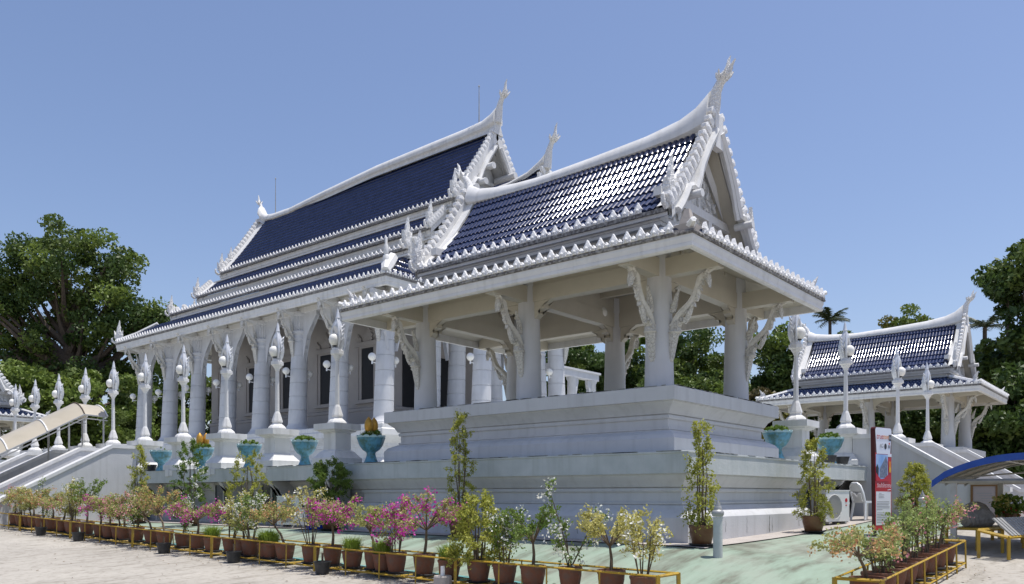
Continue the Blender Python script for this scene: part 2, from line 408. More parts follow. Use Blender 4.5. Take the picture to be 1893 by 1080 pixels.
tag(k.obj('kerb', 'kerb'), 'low turquoise kerb behind the plant rack', kind='structure')

# ------------------------------------------------------------------ shared ornament shapes
LEAF = [(-.5, 0), (-.42, .3), (-.5, .42), (-.22, .72), (0, 1.0), (.22, .72), (.5, .42), (.42, .3), (.5, 0)]
def tooth(mb, o, ax, up, h=.2, w=.15, t=.05, mi=0):
    mb.plate([(x * w, y * h) for x, y in LEAF], t, o, ax, up, bulge=.035, mi=mi, ctr=(0, h * .35))
    # raised inner leaf
def teeth_row(mb, p0, p1, up=(0, 0, 1), sp=.27, h=.2, w=.17, small=True, mi=0):
    a, b = Vector(p0), Vector(p1); L = (b - a).length; n = max(1, round(L / sp)); d = (b - a) / n; ax = d.normalized()
    for i in range(n):
        tooth(mb, a + d * (i + .5), ax, Vector(up), h, w, mi=mi)
        if small: tooth(mb, a + d * (i + 1.0) if i < n - 1 else a + d * .02, ax, Vector(up), h * .4, w * .55, .05, mi)
def flame_outline(h, w, lobes=4, lean=.25):
    L, Rr = [], []
    for i in range(lobes * 2 + 1):
        t = i / (lobes * 2); env = w * .5 * (sin(pi * min(1, t * .8 + .22)) ** .8) * (1 - t) ** .35
        k = 1.0 if i % 2 else .72
        cx = lean * h * t * t
        L.append((cx - env * k, t * h * .97)); Rr.append((cx + env * (k if i % 2 == 0 else .85), t * h * .97))
    return L + [(lean * h * 1.02, h)] + Rr[::-1]
def finial_mesh():
    # hang hong: tall flame with two curls and a scrolled foot, faces +x
    m = MB()
    m.plate(flame_outline(.82, .26, 4, -.06), .08, (0, 0, .0), (1, 0, 0), (0, 0, 1), .05, ctr=(0, .3))
    m.plate(flame_outline(.34, .16, 3, .2), .09, (.10, 0, .02), (1, 0, 0), (0, 0, 1), .04)
    m.plate(flame_outline(.40, .17, 3, -.2), .09, (-.10, 0, -.02), (1, 0, 0), (0, 0, 1), .04)
    m.plate(flame_outline(.42, .2, 3, .1), .07, (0, 0, .05), (0, 1, 0), (0, 0, 1), .04)
    m.lathe((0, 0, -.16), [(.05, 0), (.09, .05), (.075, .10), (.10, .15), (.06, .22)], 10)
    m.tube([(.02, 0, -.12), (.14, 0, -.16), (.24, 0, -.10), (.27, 0, .02), (.22, 0, .08)], [.02, .055, .05, .035, .006], 7)
    me = bpy.data.meshes.new('roof_finial'); me.from_pydata(m.v, [], m.f); me.materials.append(M['carvew']); return me
FIN = finial_mesh()
def bracket_mesh():
    # naga bracket in the x-z plane, column surface at x=0, foot at z=0, head at (0.85, 1.5)
    m = MB()
    def cr(P, n=5):
        out = []
        for i in range(len(P) - 1):
            p0 = P[max(i - 1, 0)]; p1 = P[i]; p2 = P[i + 1]; p3 = P[min(i + 2, len(P) - 1)]
            for k in range(n):
                t = k / n; out.append(tuple(.5 * (2 * p1[j] + (p2[j] - p0[j]) * t + (2 * p0[j] - 5 * p1[j] + 4 * p2[j] - p3[j]) * t * t + (3 * p1[j] - p0[j] - 3 * p2[j] + p3[j]) * t ** 3) for j in range(len(p1))))
        return out + [P[-1]]
    P = cr([(.03, 0, .40, .035), (.06, 0, .60, .055), (.20, 0, .80, .066), (.41, 0, .98, .062), (.52, 0, 1.20, .054), (.58, 0, 1.36, .06), (.70, 0, 1.45, .04), (.86, 0, 1.50, .008)])
    m.tube([p[:3] for p in P], [p[3] for p in P], 8)
    for sd in (-1, 1): m.tube([(p[0] - p[3] * .3, sd * p[3] * .85, p[2] + p[3] * .3) for p in P], [p[3] * .28 for p in P], 4)
    m.plate([(.0, .05), (.05, .02), (.14, .42), (.2, .52), (.17, .58), (.22, .66), (.16, .70), (.0, .62)], .11, (0, 0, 0), (1, 0, 0), (0, 0, 1), .04, mi=1)     # scrolled foot
    m.plate([(.0, -.12), (.05, 0), (.07, .2), (.0, .3)], .07, (0, 0, 0), (1, 0, 0), (0, 0, 1), .02, mi=1)
    m.lathe((.1, 0, .46), [(.09, 0), (.12, .03), (.09, .06)], 8)
    m.plate(flame_outline(.44, .13, 5, -.15), .05, (.28, 0, .62), (.78, 0, -.35), (.55, 0, .83), .03, mi=1)     # outer scales under the arm
    m.plate(flame_outline(.34, .10, 4, -.1), .05, (.50, 0, .98), (.9, 0, -.3), (.35, 0, .93), .03, mi=1)
    m.plate(flame_outline(.46, .15, 5, .2), .045, (.06, 0, .84), (1, 0, 0), (.1, 0, .99), .03, mi=1)             # inner flame
    m.plate(flame_outline(.22, .13, 3, .3), .08, (.66, 0, 1.34), (1, 0, 0), (.2, 0, .97), .04, mi=1)            # head crest
    m.plate(flame_outline(.26, .12, 3, -.1), .08, (.70, 0, 1.43), (.93, 0, .35), (.30, 0, -.95), .04, mi=1)
    for k in range(7):   # scales along the outer edge of the arm
        p = P[6 + k * 3]
        m.plate([(-.04, 0), (0, .07), (.04, 0)], .07, (p[0] + p[3] * .6, 0, p[2] - p[3] * .7), (.8, 0, .6), (.6, 0, -.8), .01, mi=1)
    me = bpy.data.meshes.new('naga_bracket'); me.from_pydata(m.v, [], m.f); me.materials.append(M['bracket']); me.materials.append(M['carve']); me.polygons.foreach_set('material_index', m.mi)
    me.shade_smooth(); me.set_sharp_from_angle(angle=radians(40)); return me
BRK = bracket_mesh()
def teeth_meshes():
    m = MB(); tooth(m, (0, 0, 0), (1, 0, 0), Vector((0, 0, 1)), .21, .155, .055)
    m.plate([(x * .08, y * .13) for x, y in LEAF], .1, (0, 0, 0), (1, 0, 0), (0, 0, 1), .03)
    a = bpy.data.meshes.new('eave_ornament'); a.from_pydata(m.v, [], m.f); a.materials.append(M['orn'])
    m = MB(); tooth(m, (0, 0, 0), (1, 0, 0), Vector((0, 0, 1)), .10, .11, .06)
    b = bpy.data.meshes.new('eave_ornament_small'); b.from_pydata(m.v, [], m.f); b.materials.append(M['orn'])
    return a, b
TB, TS = teeth_meshes()

# glazed barrel tile: local u across (0..w), v down the slope, n up
def tile_template(w, e, seg=6, lip=.034):
    us, prof = ((0, .12, .32, .5, .68, .88, 1), (0, .0125, .031, .0345, .031, .0125, 0)) if seg == 6 else ((0, .3, .7, 1), (0, .028, .028, 0))
    seg = len(us) - 1; V = []; F = []; s1 = seg + 1
    for p, u in zip(prof, us): V.append((u * w, -e * 1.06, p))             # upper end
    for p, u in zip(prof, us): V.append((u * w, 0, p + lip))               # lower end, lifted over next row
    for p, u in zip(prof, us): V.append((u * w, 0.0, p + lip - .04))       # front lip
    for i in range(seg):
        F.append((i, s1 + i, s1 + i + 1, i + 1)); F.append((s1 + i, 2 * s1 + i, 2 * s1 + i + 1, s1 + i + 1))
    return np.array(V), np.array(F)
def tile_frames(O, L, I, prof, lat, w=.125, e=.29, jit=.006):
    # yields tile frames over a slope; prof [(q,z)...] from eave to top, lat(q)->(a,b) along L
    O = np.array(O, float); L = np.array(L, float); I = np.array(I, float); Z = np.array((0, 0, 1.))
    pr = np.array(prof, float); seg = np.hypot(np.diff(pr[:, 0]), np.diff(pr[:, 1])); cum = np.concatenate([[0], np.cumsum(seg)])
    n = max(1, round(cum[-1] / e)); ee = cum[-1] / n; out = []
    for r in range(n):
        s0, s1 = r * ee, (r + 1) * ee
        q0, z0 = np.interp(s0, cum, pr[:, 0]), np.interp(s0, cum, pr[:, 1]); q1, z1 = np.interp(s1, cum, pr[:, 0]), np.interp(s1, cum, pr[:, 1])
        down = (I * (q0 - q1) + Z * (z0 - z1)); down /= np.linalg.norm(down)
        N = np.cross(L, down)
        if N[2] < 0: N = -N
        a, b = lat((q0 + q1) / 2); k0 = math.floor((a - 0) / w + .5); k1 = math.floor((b) / w - .5)
        for k in range(k0, k1 + 1):
            x = k * w
            if x < a - .01 or x + w > b + .01: continue
            j = NR.normal(0, jit, 2)
            d2 = down + N * j[0] * .6; d2 /= np.linalg.norm(d2); n2 = N - down * j[0] * .6 + L * j[1]; n2 /= np.linalg.norm(n2)
            out.append((O + L * x + I * q0 + Z * z0 + N * (.006 + abs(j[1]) * .2), L, d2, n2, x + w / 2, r))
    return out, ee
def join_tiles(frames, tmpl):
    V0, F0 = tmpl; k = len(V0); n = len(frames)
    V = np.empty((n * k, 3)); F = np.empty((n * len(F0), 4), int)
    for i, (o, L, d, N, _, _) in enumerate(frames):
        V[i * k:(i + 1) * k] = o + V0[:, :1] * L + V0[:, 1:2] * d + V0[:, 2:] * N
        F[i * len(F0):(i + 1) * len(F0)] = F0 + i * k
    return V, F
def np_obj(name, V, F, m, parent=None, mats=None, smooth=False):
    me = bpy.data.meshes.new(name); nv, nf = len(V), len(F); kk = F.shape[1]
    me.vertices.add(nv); me.vertices.foreach_set('co', np.ascontiguousarray(V, dtype=np.float32).ravel())
    me.loops.add(nf * kk); me.loops.foreach_set('vertex_index', np.ascontiguousarray(F, dtype=np.int32).ravel())
    me.polygons.add(nf); me.polygons.foreach_set('loop_start', np.arange(0, nf * kk, kk, dtype=np.int32)); me.polygons.foreach_set('loop_total', np.full(nf, kk, dtype=np.int32))
    for q in (m if isinstance(m, (list, tuple)) else [m]): me.materials.append(M[q])
    if mats is not None: me.polygons.foreach_set('material_index', np.ascontiguousarray(mats, dtype=np.int32))
    me.update(calc_edges=True); me.validate()
    if smooth: me.shade_smooth(); me.set_sharp_from_angle(angle=radians(50))
    o = bpy.data.objects.new(name, me); COL.objects.link(o)
    if parent: o.parent = parent
    return o
def concave(q0, z0, q1, z1, c=.2, n=8):
    out = []
    for i in range(n + 1):
        s = 1 - i / n   # s=1 at eave
        f = 1 - s - c * s * (1 - s); out.append((q0 + (q1 - q0) * (1 - s), z0 + (z1 - z0) * f))
    return out
def sheet(mb, O, L, I, prof, lat, dn=0.0, mi=0):
    O = Vector(O); L = Vector(L); I = Vector(I); A = []; B = []
    for q, z in prof:
        a, b = lat(q); A.append(O + L * a + I * q + Vector((0, 0, z - dn))); B.append(O + L * b + I * q + Vector((0, 0, z - dn)))
    mb.strip(A, B, mi)

# ------------------------------------------------------------------ pavilion (sala)
def pavilion(ox, oy, label, hi):
    p = empty('pavilion', label, 'pavilion', (ox, oy, 2.376), group='open-sided pavilions at the corners of the terrace')
    zo = -2.376
    def fin(mb, name, m, smooth=None, kind=None, parent=None):
        if name in SPLIT:
            for q in split_mb(mb): o = q.obj(name, m, p, smooth); o.location = (0, 0, zo)
            return o
        o = mb.obj(name, m, parent or p, smooth)
        if parent is None: o.location = (0, 0, zo)
        if kind: o['kind'] = kind
        return o
    # plinth
    b = MB(); b.ring(.543, 5.19, .543, 8.04, [(0, 2.376), (0, 2.645), (-.015, 2.66), (-.06, 2.72), (-.16, 2.77), (-.21, 2.79), (-.21, 2.80), (-.25, 2.803), (-.25, 2.812), (-.235, 2.815), (-.235, 2.85), (-.275, 2.853), (-.275, 3.0), (-.245, 3.003), (-.235, 3.03), (-.24, 3.07), (-.265, 3.073), (-.265, 3.085), (-.225, 3.09), (-.17, 3.19), (-.09, 3.26), (-.06, 3.285), (-.06, 3.30), (0, 3.305), (0, 3.545), (-.02, 3.558)], top=True)
    fin(b, 'plinth', 'wall_l', 25)
    # columns, beams, ceiling
    cx, cy = (1.22, 4.52), (1.22, 4.29, 7.36)
    cm = None
    for x in cx:
        for y in cy:
            if cm is None:
                c = MB(); c.lathe((0, 0, 0), [(.275, 0), (.27, .05), (.262, .4), (.215, 2.35), (.2, 2.75)], 24)
                o = c.obj('column', 'wall_l', p, 50); cm = o.data
            else: o = link_mesh('column', cm, p)
            o.location = (x, y, 3.558 + zo)
    b = MB()
    for x in cx: b.box(x - .11, x + .11, -.0, 8.58, 5.622, 5.95)
    for y in cy: b.box(-.02, 5.76, y - .11, y + .11, 5.62, 5.948)
    for x in cx: b.box(x - .09, x + .09, 1.2, 7.4, 5.95, 6.35)
    for y in cy: b.box(1.2, 4.55, y - .09, y + .09, 5.948, 6.348)
    b.box(2.75, 2.99, 1.0, 7.5, 6.1, 6.44)
    for x in (1.9, 3.8): b.box(x - .05, x + .05, 1.1, 7.4, 6.2, 6.43)
    fin(b, 'beam', 'cream')
    b = MB()
    for x in cx:
        for i, y in enumerate(cy):
            for s in (-1, 1):
                if (i == 0 and s < 0) or (i == 2 and s > 0): continue
                b.plate([(.18, 5.25), (.34, 5.36), (.30, 5.42), (.46, 5.47), (.46, 5.55), (.62, 5.62), (.18, 5.62)], .16, (x, y, 0), (0, s, 0), (0, 0, 1))
    for y in cy:
        for x, s in ((1.22, 1), (4.52, -1)):
            b.plate([(.18, 5.25), (.34, 5.36), (.30, 5.42), (.46, 5.47), (.46, 5.55), (.62, 5.62), (.18, 5.62)], .155, (x, y, 0), (s, 0, 0), (0, 0, 1))
    fin(b, 'corbel', 'cream')
    b = MB(); b.add([(1.1, .9, 6.45), (4.64, .9, 6.45), (4.64, 7.6, 6.45), (1.1, 7.6, 6.45)], [(0, 1, 2, 3)])
    low = [(0, 5.86), (1.33, 6.52)]
    X0, X1, Y0, Y1 = -.16, 5.90, -.16, 8.70
    LX, LY = X1 - X0, Y1 - Y0
    sides = [((X0, Y0, 0), (0, 1, 0), (1, 0, 0), LY), ((X1, Y0, 0), (0, 1, 0), (-1, 0, 0), LY), ((X0, Y0, 0), (1, 0, 0), (0, 1, 0), LX), ((X0, Y1, 0), (1, 0, 0), (0, -1, 0), LX)]
    for O, L, I, n in sides: sheet(b, O, L, I, [(.08, 5.80), (1.40, 6.33)], lambda q, n=n: (q, n - q))
    fin(b, 'ceiling', 'cream')
    for i, (x, y, rz) in enumerate([(1.22, 1.22, pi), (1.22, 4.29, pi), (1.22, 7.36, pi), (1.22, 1.22, -pi / 2), (4.52, 1.22, -pi / 2), (4.52, 1.22, 0), (4.52, 4.29, 0), (4.52, 7.36, 0), (1.22, 7.36, pi / 2), (4.52, 7.36, pi / 2)]):
        link_mesh('naga_bracket', BRK, p, (x + cos(rz) * .22, y + sin(rz) * .22, 4.1 + zo), rz, (1.05, 1.1, 1.02))
    # globe under the ceiling
    b = MB(); b.lathe((3.93, 4.29, 5.75), [(.02, 0), (.09, .03), (.145, .11), (.15, .17), (.12, .26), (.05, .31), (.01, .32)], 14)
    g = fin(b, 'globe_lamp', 'globe', 60)
    b = MB(); b.tube([(4.3, 4.29, 5.62), (4.1, 4.29, 5.6), (3.95, 4.29, 5.68), (3.93, 4.29, 5.76)], .025, 6); b.obj('lamp_arm', 'alu', g)
    # fascia
    b = MB(); b.ring(X0, X1, Y0, Y1, [(-.10, 5.636), (-.03, 5.636), (0, 5.66), (0, 5.71), (-.015, 5.72), (.012, 5.80), (.012, 5.845), (-.10, 5.845)], close=True)
    fin(b, 'fascia', 'white')
    b = MB(); b.ring(X0, X1, Y0, Y1, [(-.08, 5.848), (.035, 5.848), (.045, 5.875), (.03, 5.91), (-.08, 5.92)], close=False)
    fin(b, 'gutter_edge', 'gutter')
    # lower roof tiles and hips
    tm = tile_template(.125, .29)
    u = MB(); frames = []
    for O, L, I, n in sides:
        sheet(u, O, L, I, [(.0, 5.90), (1.42, 6.42)], lambda q, n=n: (q, n - q))
        fr, _ = tile_frames(O, L, I, [(.02, 5.915), (1.40, 6.43)], lambda q, n=n: (q + .05, n - q - .05)); frames += fr
    V, F = join_tiles(frames, tm); o = np_obj('lower_roof_tiles', V, F, 'tile', p, smooth=True); o.location = (0, 0, zo); o['kind'] = 'stuff'
    b = MB()
    for (x, y), (sx, sy) in (((X0, Y0), (1, 1)), ((X1, Y0), (-1, 1)), ((X0, Y1), (1, -1)), ((X1, Y1), (-1, -1))):
        pts = [(x - sx * .05 + sx * t, y - sy * .05 + sy * t, z) for t, z in ((0, 6.05), (.12, 5.99), (.4, 6.08), (.8, 6.23), (1.32, 6.44))]
        b.tube(pts, [.05, .085, .085, .085, .085], 6)
    fin(b, 'hip_ridge', 'orn', 40)
    # band between the two roofs
    b = MB(); b.ring(1.16, 4.58, 1.16, 7.38, [(-.14, 6.35), (-.14, 6.60), (0, 6.60), (0, 6.66), (.03, 6.67), (.03, 6.76), (-.2, 6.76)]); b.ring(1.2, 4.54, 1.2, 7.34, [(0, 6.40), (.06, 6.44), (.04, 6.48), (-.05, 6.50)])
    for x in (1.07, 4.67): b.box(x - .02, x + .02, .95, 7.45, 6.70, 6.80)
    fin(b, 'frieze_band', 'wall_l')
    b = MB()
    for x, s in ((1.07, -1), (4.67, 1)): b.box(min(x, x + s * .07), max(x, x + s * .07), .95, 7.45, 6.765, 6.835)
    fin(b, 'upper_gutter', 'gutter')
    # upper roof
    AX = 2.87; HW = 1.80; YF, YB = .95, 7.45; ZE, ZR = 6.84, 9.0
    prof = concave(0, ZE, HW, ZR, .33)
    frames2 = []; soff = MB(); ver = MB(); bb = MB()
    for sx in (-1, 1):
        O = (AX + sx * HW, 0, 0); I = (-sx, 0, 0)
        sheet(u, O, (0, 1, 0), I, prof, lambda q: (YF + .05, YB - .05), .0)
        sheet(soff, O, (0, 1, 0), I, prof, lambda q: (YF + .03, YB - .03), .07)
        for y0, y1 in ((YF - .02, YF + .24), (YB - .24, YB + .02)):
            sheet(ver, O, (0, 1, 0), I, [(q, z + .07) for q, z in prof], lambda q: (y0, y1), .0)
            a0 = [(O[0] + I[0] * q, y0 if y0 < 4 else y1, z + .07) for q, z in prof]
            ai = [(O[0] + I[0] * q, y1 if y0 < 4 else y0, z + .07) for q, z in prof]
            ver.strip(ai, [(x, y, z - .08) for x, y, z in ai])
        fr, ee = tile_frames(O, (0, 1, 0), I, prof[:-1] + [(HW - .12, ZR - .18)], lambda q: (YF + .24, YB - .24))
        if sx < 0 and hi:
            fr.sort(key=lambda f: f[4] + f[5] * .0); big = fr[:300]; frames2 += fr[300:]
            tme = bpy.data.meshes.new('roof_tile'); tme.from_pydata(tm[0].tolist(), [], tm[1].tolist()); tme.materials.append(M['tile']); tme.shade_smooth(); tme.set_sharp_from_angle(angle=radians(50))
            for f in big:
                mt = Matrix(((f[1][0], f[2][0], f[3][0], f[0][0]), (f[1][1], f[2][1], f[3][1], f[0][1]), (f[1][2], f[2][2], f[3][2], f[0][2] + zo), (0, 0, 0, 1)))
                link_mesh('roof_tile', tme, p, mtx=mt)
        else: frames2 += fr
    V, F = join_tiles(frames2, tm); o = np_obj('upper_roof_tiles', V, F, 'tile', p, smooth=True); o.location = (0, 0, zo); o['kind'] = 'stuff'
    fin(u, 'roof_deck', 'under'); fin(soff, 'gable_soffit', 'cream'); fin(ver, 'verge_strip', 'white')
    # bargeboards with fins
    for yy, s in ((YF, -1), (YB, 1)):
        b = MB(); fn = MB()
        for sx in (-1, 1):
            pts = [(AX + sx * (HW - q), z) for q, z in concave(-.05, ZE - .04, HW - .0, ZR + .12, .33, n=14)]
            up = [(x, yy, z + .17) for x, z in pts]; dn = [(x - sx * .03, yy, z - .16) for x, z in pts]
            for a, c in ((up, dn),):
                f_ = [(x, y + s * .09, z) for x, y, z in a]; g_ = [(x, y + s * .09, z) for x, y, z in c]
                b.strip(f_, g_); b.strip(a, c); b.strip(a, f_); b.strip(c, g_)
            # stepped inner moulding with a scroll at mid height
            ins = [(.10, ZR - .22), (.42, ZR - .62), (.72, ZR - 1.08), (.88, ZR - 1.45), (.98, ZR - 1.62), (1.12, ZR - 1.60), (1.26, ZR - 1.66), (1.38, ZR - 1.86), (1.52, ZR - 2.05), (1.66, ZR - 2.2)]
            b.tube([(AX + sx * x, yy + s * .12, z) for x, z in ins], [.075] * 10, 6)
            b.tube([(AX + sx * x * .93, yy + s * .10, z - .09) for x, z in ins[:5]], .05, 5)
            b.box(-.17, .17, -.05, .05, -.22, .22, c=(AX + sx * .36, yy + s * .13, ZR - .42)) if False else None
            for i in range(15):
                t = (i + .5) / 15; k = t * 14; i0 = int(k); fr_ = k - i0
                x = pts[i0][0] + (pts[i0 + 1][0] - pts[i0][0]) * fr_; z = pts[i0][1] + (pts[i0 + 1][1] - pts[i0][1]) * fr_
                tx, tz = pts[i0 + 1][0] - pts[i0][0], pts[i0 + 1][1] - pts[i0][1]; L_ = hypot(tx, tz); tx /= L_; tz /= L_
                nxx, nzz = (-tz, tx) if (-tz) * sx > 0 else (tz, -tx)
                fn.plate([(-.085, -.06), (-.09, .17), (-.03, .20), (.065, .15), (.07, -.06)], .10, (x + nxx * .05, yy + s * .06, z + nzz * .05 + .05), (tx, 0, tz), (nxx, 0, nzz), .02)
        for sx in (-1, 1):
            for px_, pz in ((1.13, ZR - 1.78),):
                n = 12; vs = []
                for yo in (.05, s * .34):
                    for k_ in range(n): vs.append((AX + sx * px_ + .075 * cos(2 * pi * k_ / n), yy + yo, pz + .075 * sin(2 * pi * k_ / n)))
                b.add(vs, [(k_, (k_ + 1) % n, n + (k_ + 1) % n, n + k_) for k_ in range(n)] + [tuple(range(n)), tuple(range(n, 2 * n))])
        b.box(AX - .16, AX + .16, min(yy, yy + s * .14), max(yy, yy + s * .14), ZR - .55, ZR + .1)
        fin(b, 'bargeboard', 'white', 35); fin(fn, 'bargeboard_fin', 'orn')
        # pediment
        gy = yy - s * .40; b = MB()
        b.add([(AX - 1.72, gy, 6.6), (AX + 1.72, gy, 6.6), (AX + 1.45, gy, 7.2), (AX, gy, ZR - .1), (AX - 1.45, gy, 7.2)], [(0, 1, 2, 3, 4)])
        fin(b, 'pediment', 'relief')
        b = MB()
        for i in range(150 if hi or s < 0 else 40):
            x = R.uniform(-1.5, 1.5); z = R.uniform(6.76, ZR - .5); lim = 1.42 * (ZR - .35 - z) / (ZR - .35 - 7.0) if z > 7.36 else 1.5
            if abs(x) > lim - .12 or 7.14 < z < 7.42: continue
            a = R.uniform(0, 2 * pi); b.plate(flame_outline(R.uniform(.14, .24), R.uniform(.09, .14), 2, R.choice((-.5, .5))), .03, (AX + x, gy + s * .025, z), (cos(a), 0, sin(a)), (-sin(a), 0, cos(a)), .022)
        o = fin(b, 'pediment_scrolls', 'orn'); o['kind'] = 'stuff'
        b = MB()
        yb0, yb1 = sorted((gy + s * .02, gy + s * .14))
        b.box(AX - 1.6, AX + 1.6, yb0 - .0, yb1 + .04, 7.20, 7.36); b.box(AX - 1.7, AX + 1.7, yb0, yb1, 6.62, 6.74)
        for x in (-1.42, -.42, .42, 1.42): b.box(AX + x - .07, AX + x + .07, yb0, yb1, 6.74, 7.2)
        for sx in (-1, 1): b.bar((AX + sx * 1.28, (yb0 + yb1) / 2, 7.36), (AX + sx * .08, (yb0 + yb1) / 2, ZR - .45), .11)
        fin(b, 'pediment_beam', 'white')
    for x, y, rz in ((AX - HW + .02, YF - .02, pi), (AX + HW - .02, YF - .02, 0), (AX - HW + .02, YB + .02, pi), (AX + HW - .02, YB + .02, 0)):
        link_mesh('roof_finial', FIN, p, (x, y, 6.98 + zo), rz, 1.0)
    for x, y in ((X0, Y0), (X1, Y0), (X0, Y1), (X1, Y1)):
        if (x, y) == (X0, Y0) and hi: continue
        a = atan2(y - 4.2, x - 2.87)
        a = atan2(1 if y > 1 else -1, 1 if x > 1 else -1)
        o = link_mesh('corner_naga', FIN, p, (x - cos(a) * .3, y - sin(a) * .3, 6.12 + zo), a, (.55, .55, .42)); o.rotation_euler = (0, radians(38), a)
    if hi:
        b = MB(); b.ring(-.1, .12, -.1, .12, [(.05, 5.92), (.06, 6.03), (.0, 6.035), (-.05, 6.22), (-.07, 6.30)], top=True); fin(b, 'broken_corner_block', 'apron')
    # ridge and chofas
    st = [(.98, 9.62), (1.28, 9.38), (1.64, 9.24), (2.39, 9.13), (3.75, 9.05), (5.25, 8.99), (5.9, 9.02), (6.58, 9.08), (7.1, 9.17), (7.42, 9.34)]
    b = MB(); sec = []
    for y, zt in st:
        h = zt - 8.58; sec.append([(AX + x * k_, y, 8.58 + h * f) for x, f, k_ in ((-.27, 0, 1), (-.17, .16, 1), (-.15, .20, 1), (-.15, .30, 1), (-.19, .33, 1), (-.24, .38, 1), (-.25, .50, 1), (-.21, .72, 1), (-.14, .92, 1), (-.06, 1, 1), (.06, 1, 1), (.14, .92, 1), (.21, .72, 1), (.25, .50, 1), (.24, .38, 1), (.15, .30, 1), (.15, .20, 1), (.27, 0, 1))])
    n = len(sec[0]); vs = [q for s_ in sec for q in s_]
    fs = [(i * n + k_, i * n + k_ + 1, (i + 1) * n + k_ + 1, (i + 1) * n + k_) for i in range(len(sec) - 1) for k_ in range(n - 1)] + [tuple(range(n)), tuple((len(sec) - 1) * n + k_ for k_ in range(n))]
    b.add(vs, fs); fin(b, 'ridge', 'white', 40)
    for ys_, s in ((.98, -1), (7.42, 1)):
        b = MB(); zb = 9.30 if s < 0 else 9.12
        P = [(ys_ - s * .02, zb - .3, .15), (ys_ + s * .05, zb + .05, .135), (ys_ + s * .10, zb + .30, .105), (ys_ + s * .18, zb + .44, .085), (ys_ + s * .26, zb + .54, .10), (ys_ + s * .33, zb + .62, .07), (ys_ + s * .345, zb + .72, .045), (ys_ + s * .36, zb + .82, .03), (ys_ + s * .40, zb + .90, .008)]
        if s > 0: P = [(ys_ + (y - ys_) * 1.25, z + (.0), r) for y, z, r in P]
        b.tube([(AX, y, z) for y, z, r in P], [r for *_, r in P], 8)
        for k_ in range(7):
            a = 2 * pi * k_ / 7
            y, z, r = P[4]
            b.plate(flame_outline(.2, .1, 2, .1), .03, (AX + cos(a) * .08, y - s * .03 + sin(a) * .08, z - .07), (-sin(a), cos(a), 0), (cos(a) * .45, sin(a) * .45 + s * .25, .85), .02)
        b.plate(flame_outline(.26, .12, 3, .3), .05, (AX, P[5][0] + s * .01, P[5][1] - .06), (0, s, 0), (0, s * .3, .95), .02)
        fin(b, 'chofa', 'carvew', 45)
    # eave ornaments
    z = 5.915
    rows = [((X0 - .01, Y0, z), (X0 - .01, Y1, z), 1), ((X0, Y0 - .01, z), (X1, Y0 - .01, z), 1), ((AX - HW - .02, YF + .2, ZE), (AX - HW - .02, YB, ZE), 1), ((X1 + .01, Y0, z), (X1 + .01, Y1, z), 0), ((X0, Y1 + .01, z), (X1, Y1 + .01, z), 0), ((AX + HW + .02, YF, ZE), (AX + HW + .02, YB, ZE), 0)]
    rest = MB()
    for a, c, vis in rows:
        if hi and vis:
            A, C = Vector(a), Vector(c); L = (C - A).length; n = round(L / .27); d = (C - A) / n; rz = atan2(d.y, d.x)
            for i in range(n):
                if i == 0: continue
                jz = R.uniform(-.04, .04)
                q = A + d * (i + .5); link_mesh('eave_ornament', TB, p, (q.x, q.y, q.z + zo - .005), rz + jz, R.uniform(.95, 1.05))
                if i < n - 1: q = A + d * (i + 1); link_mesh('eave_ornament', TS, p, (q.x, q.y, q.z + zo - .005), rz + jz, 1)
        else: teeth_row(rest, a, c)
    o = fin(rest, 'eave_ornament_row', 'orn'); o['kind'] = 'stuff'
    return p
pavilion(0, 0, 'large white pavilion with blue tiled roof on a high plinth at the near corner', True)
pavilion(23.45, 0, 'smaller looking pavilion with blue roof beyond the right hand stairs', False)
pavilion(.5, 42.66, 'far pavilion cut by the left edge behind the covered stairs', False)

# ------------------------------------------------------------------ terrace
t = empty('terrace', 'long white moulded terrace carrying the temple and its pavilions', 'terrace', (0, 0, 0))
slab_prof = [(-.35, 2.007), (0, 2.007), (0, 2.335), (.014, 2.345), (.014, 2.37), (-.01, 2.376)]
b = MB(); b.ring(0, 29.0, 0, 51.3, slab_prof, top=True); b.obj('slab', 'slab', t)
BASE = [(0, .6), (0, 1.27), (-.012, 1.285), (-.05, 1.33), (-.15, 1.40), (-.205, 1.46), (-.21, 1.472), (-.245, 1.475), (-.245, 1.487), (-.225, 1.49), (-.225, 1.52), (-.265, 1.523), (-.265, 1.70), (-.23, 1.704), (-.22, 1.73), (-.225, 1.765), (-.255, 1.768), (-.255, 1.78), (-.205, 1.785), (-.15, 1.88), (-.07, 1.96), (-.06, 1.985), (-.06, 2.007)]
b = MB(); b.ring(.0, 5.75, .0, 8.67, BASE); o = b.obj('corner_base', 'wall_l', t, 25); tag(o, 'moulded base under the near pavilion')
b = MB(); b.ring(23.4, 29.0, .0, 8.67, BASE); b.obj('corner_base', 'wall_l', t, 25)
b = MB(); b.ring(.0, 5.75, 42.6, 51.3, BASE); b.obj('corner_base', 'wall_l', t, 25)
b = MB(); b.ring(.0, 29.0, .0, 51.3, [(o_ - .55, z) for o_, z in BASE]); b.obj('recessed_base', 'wall_l', t, 25)
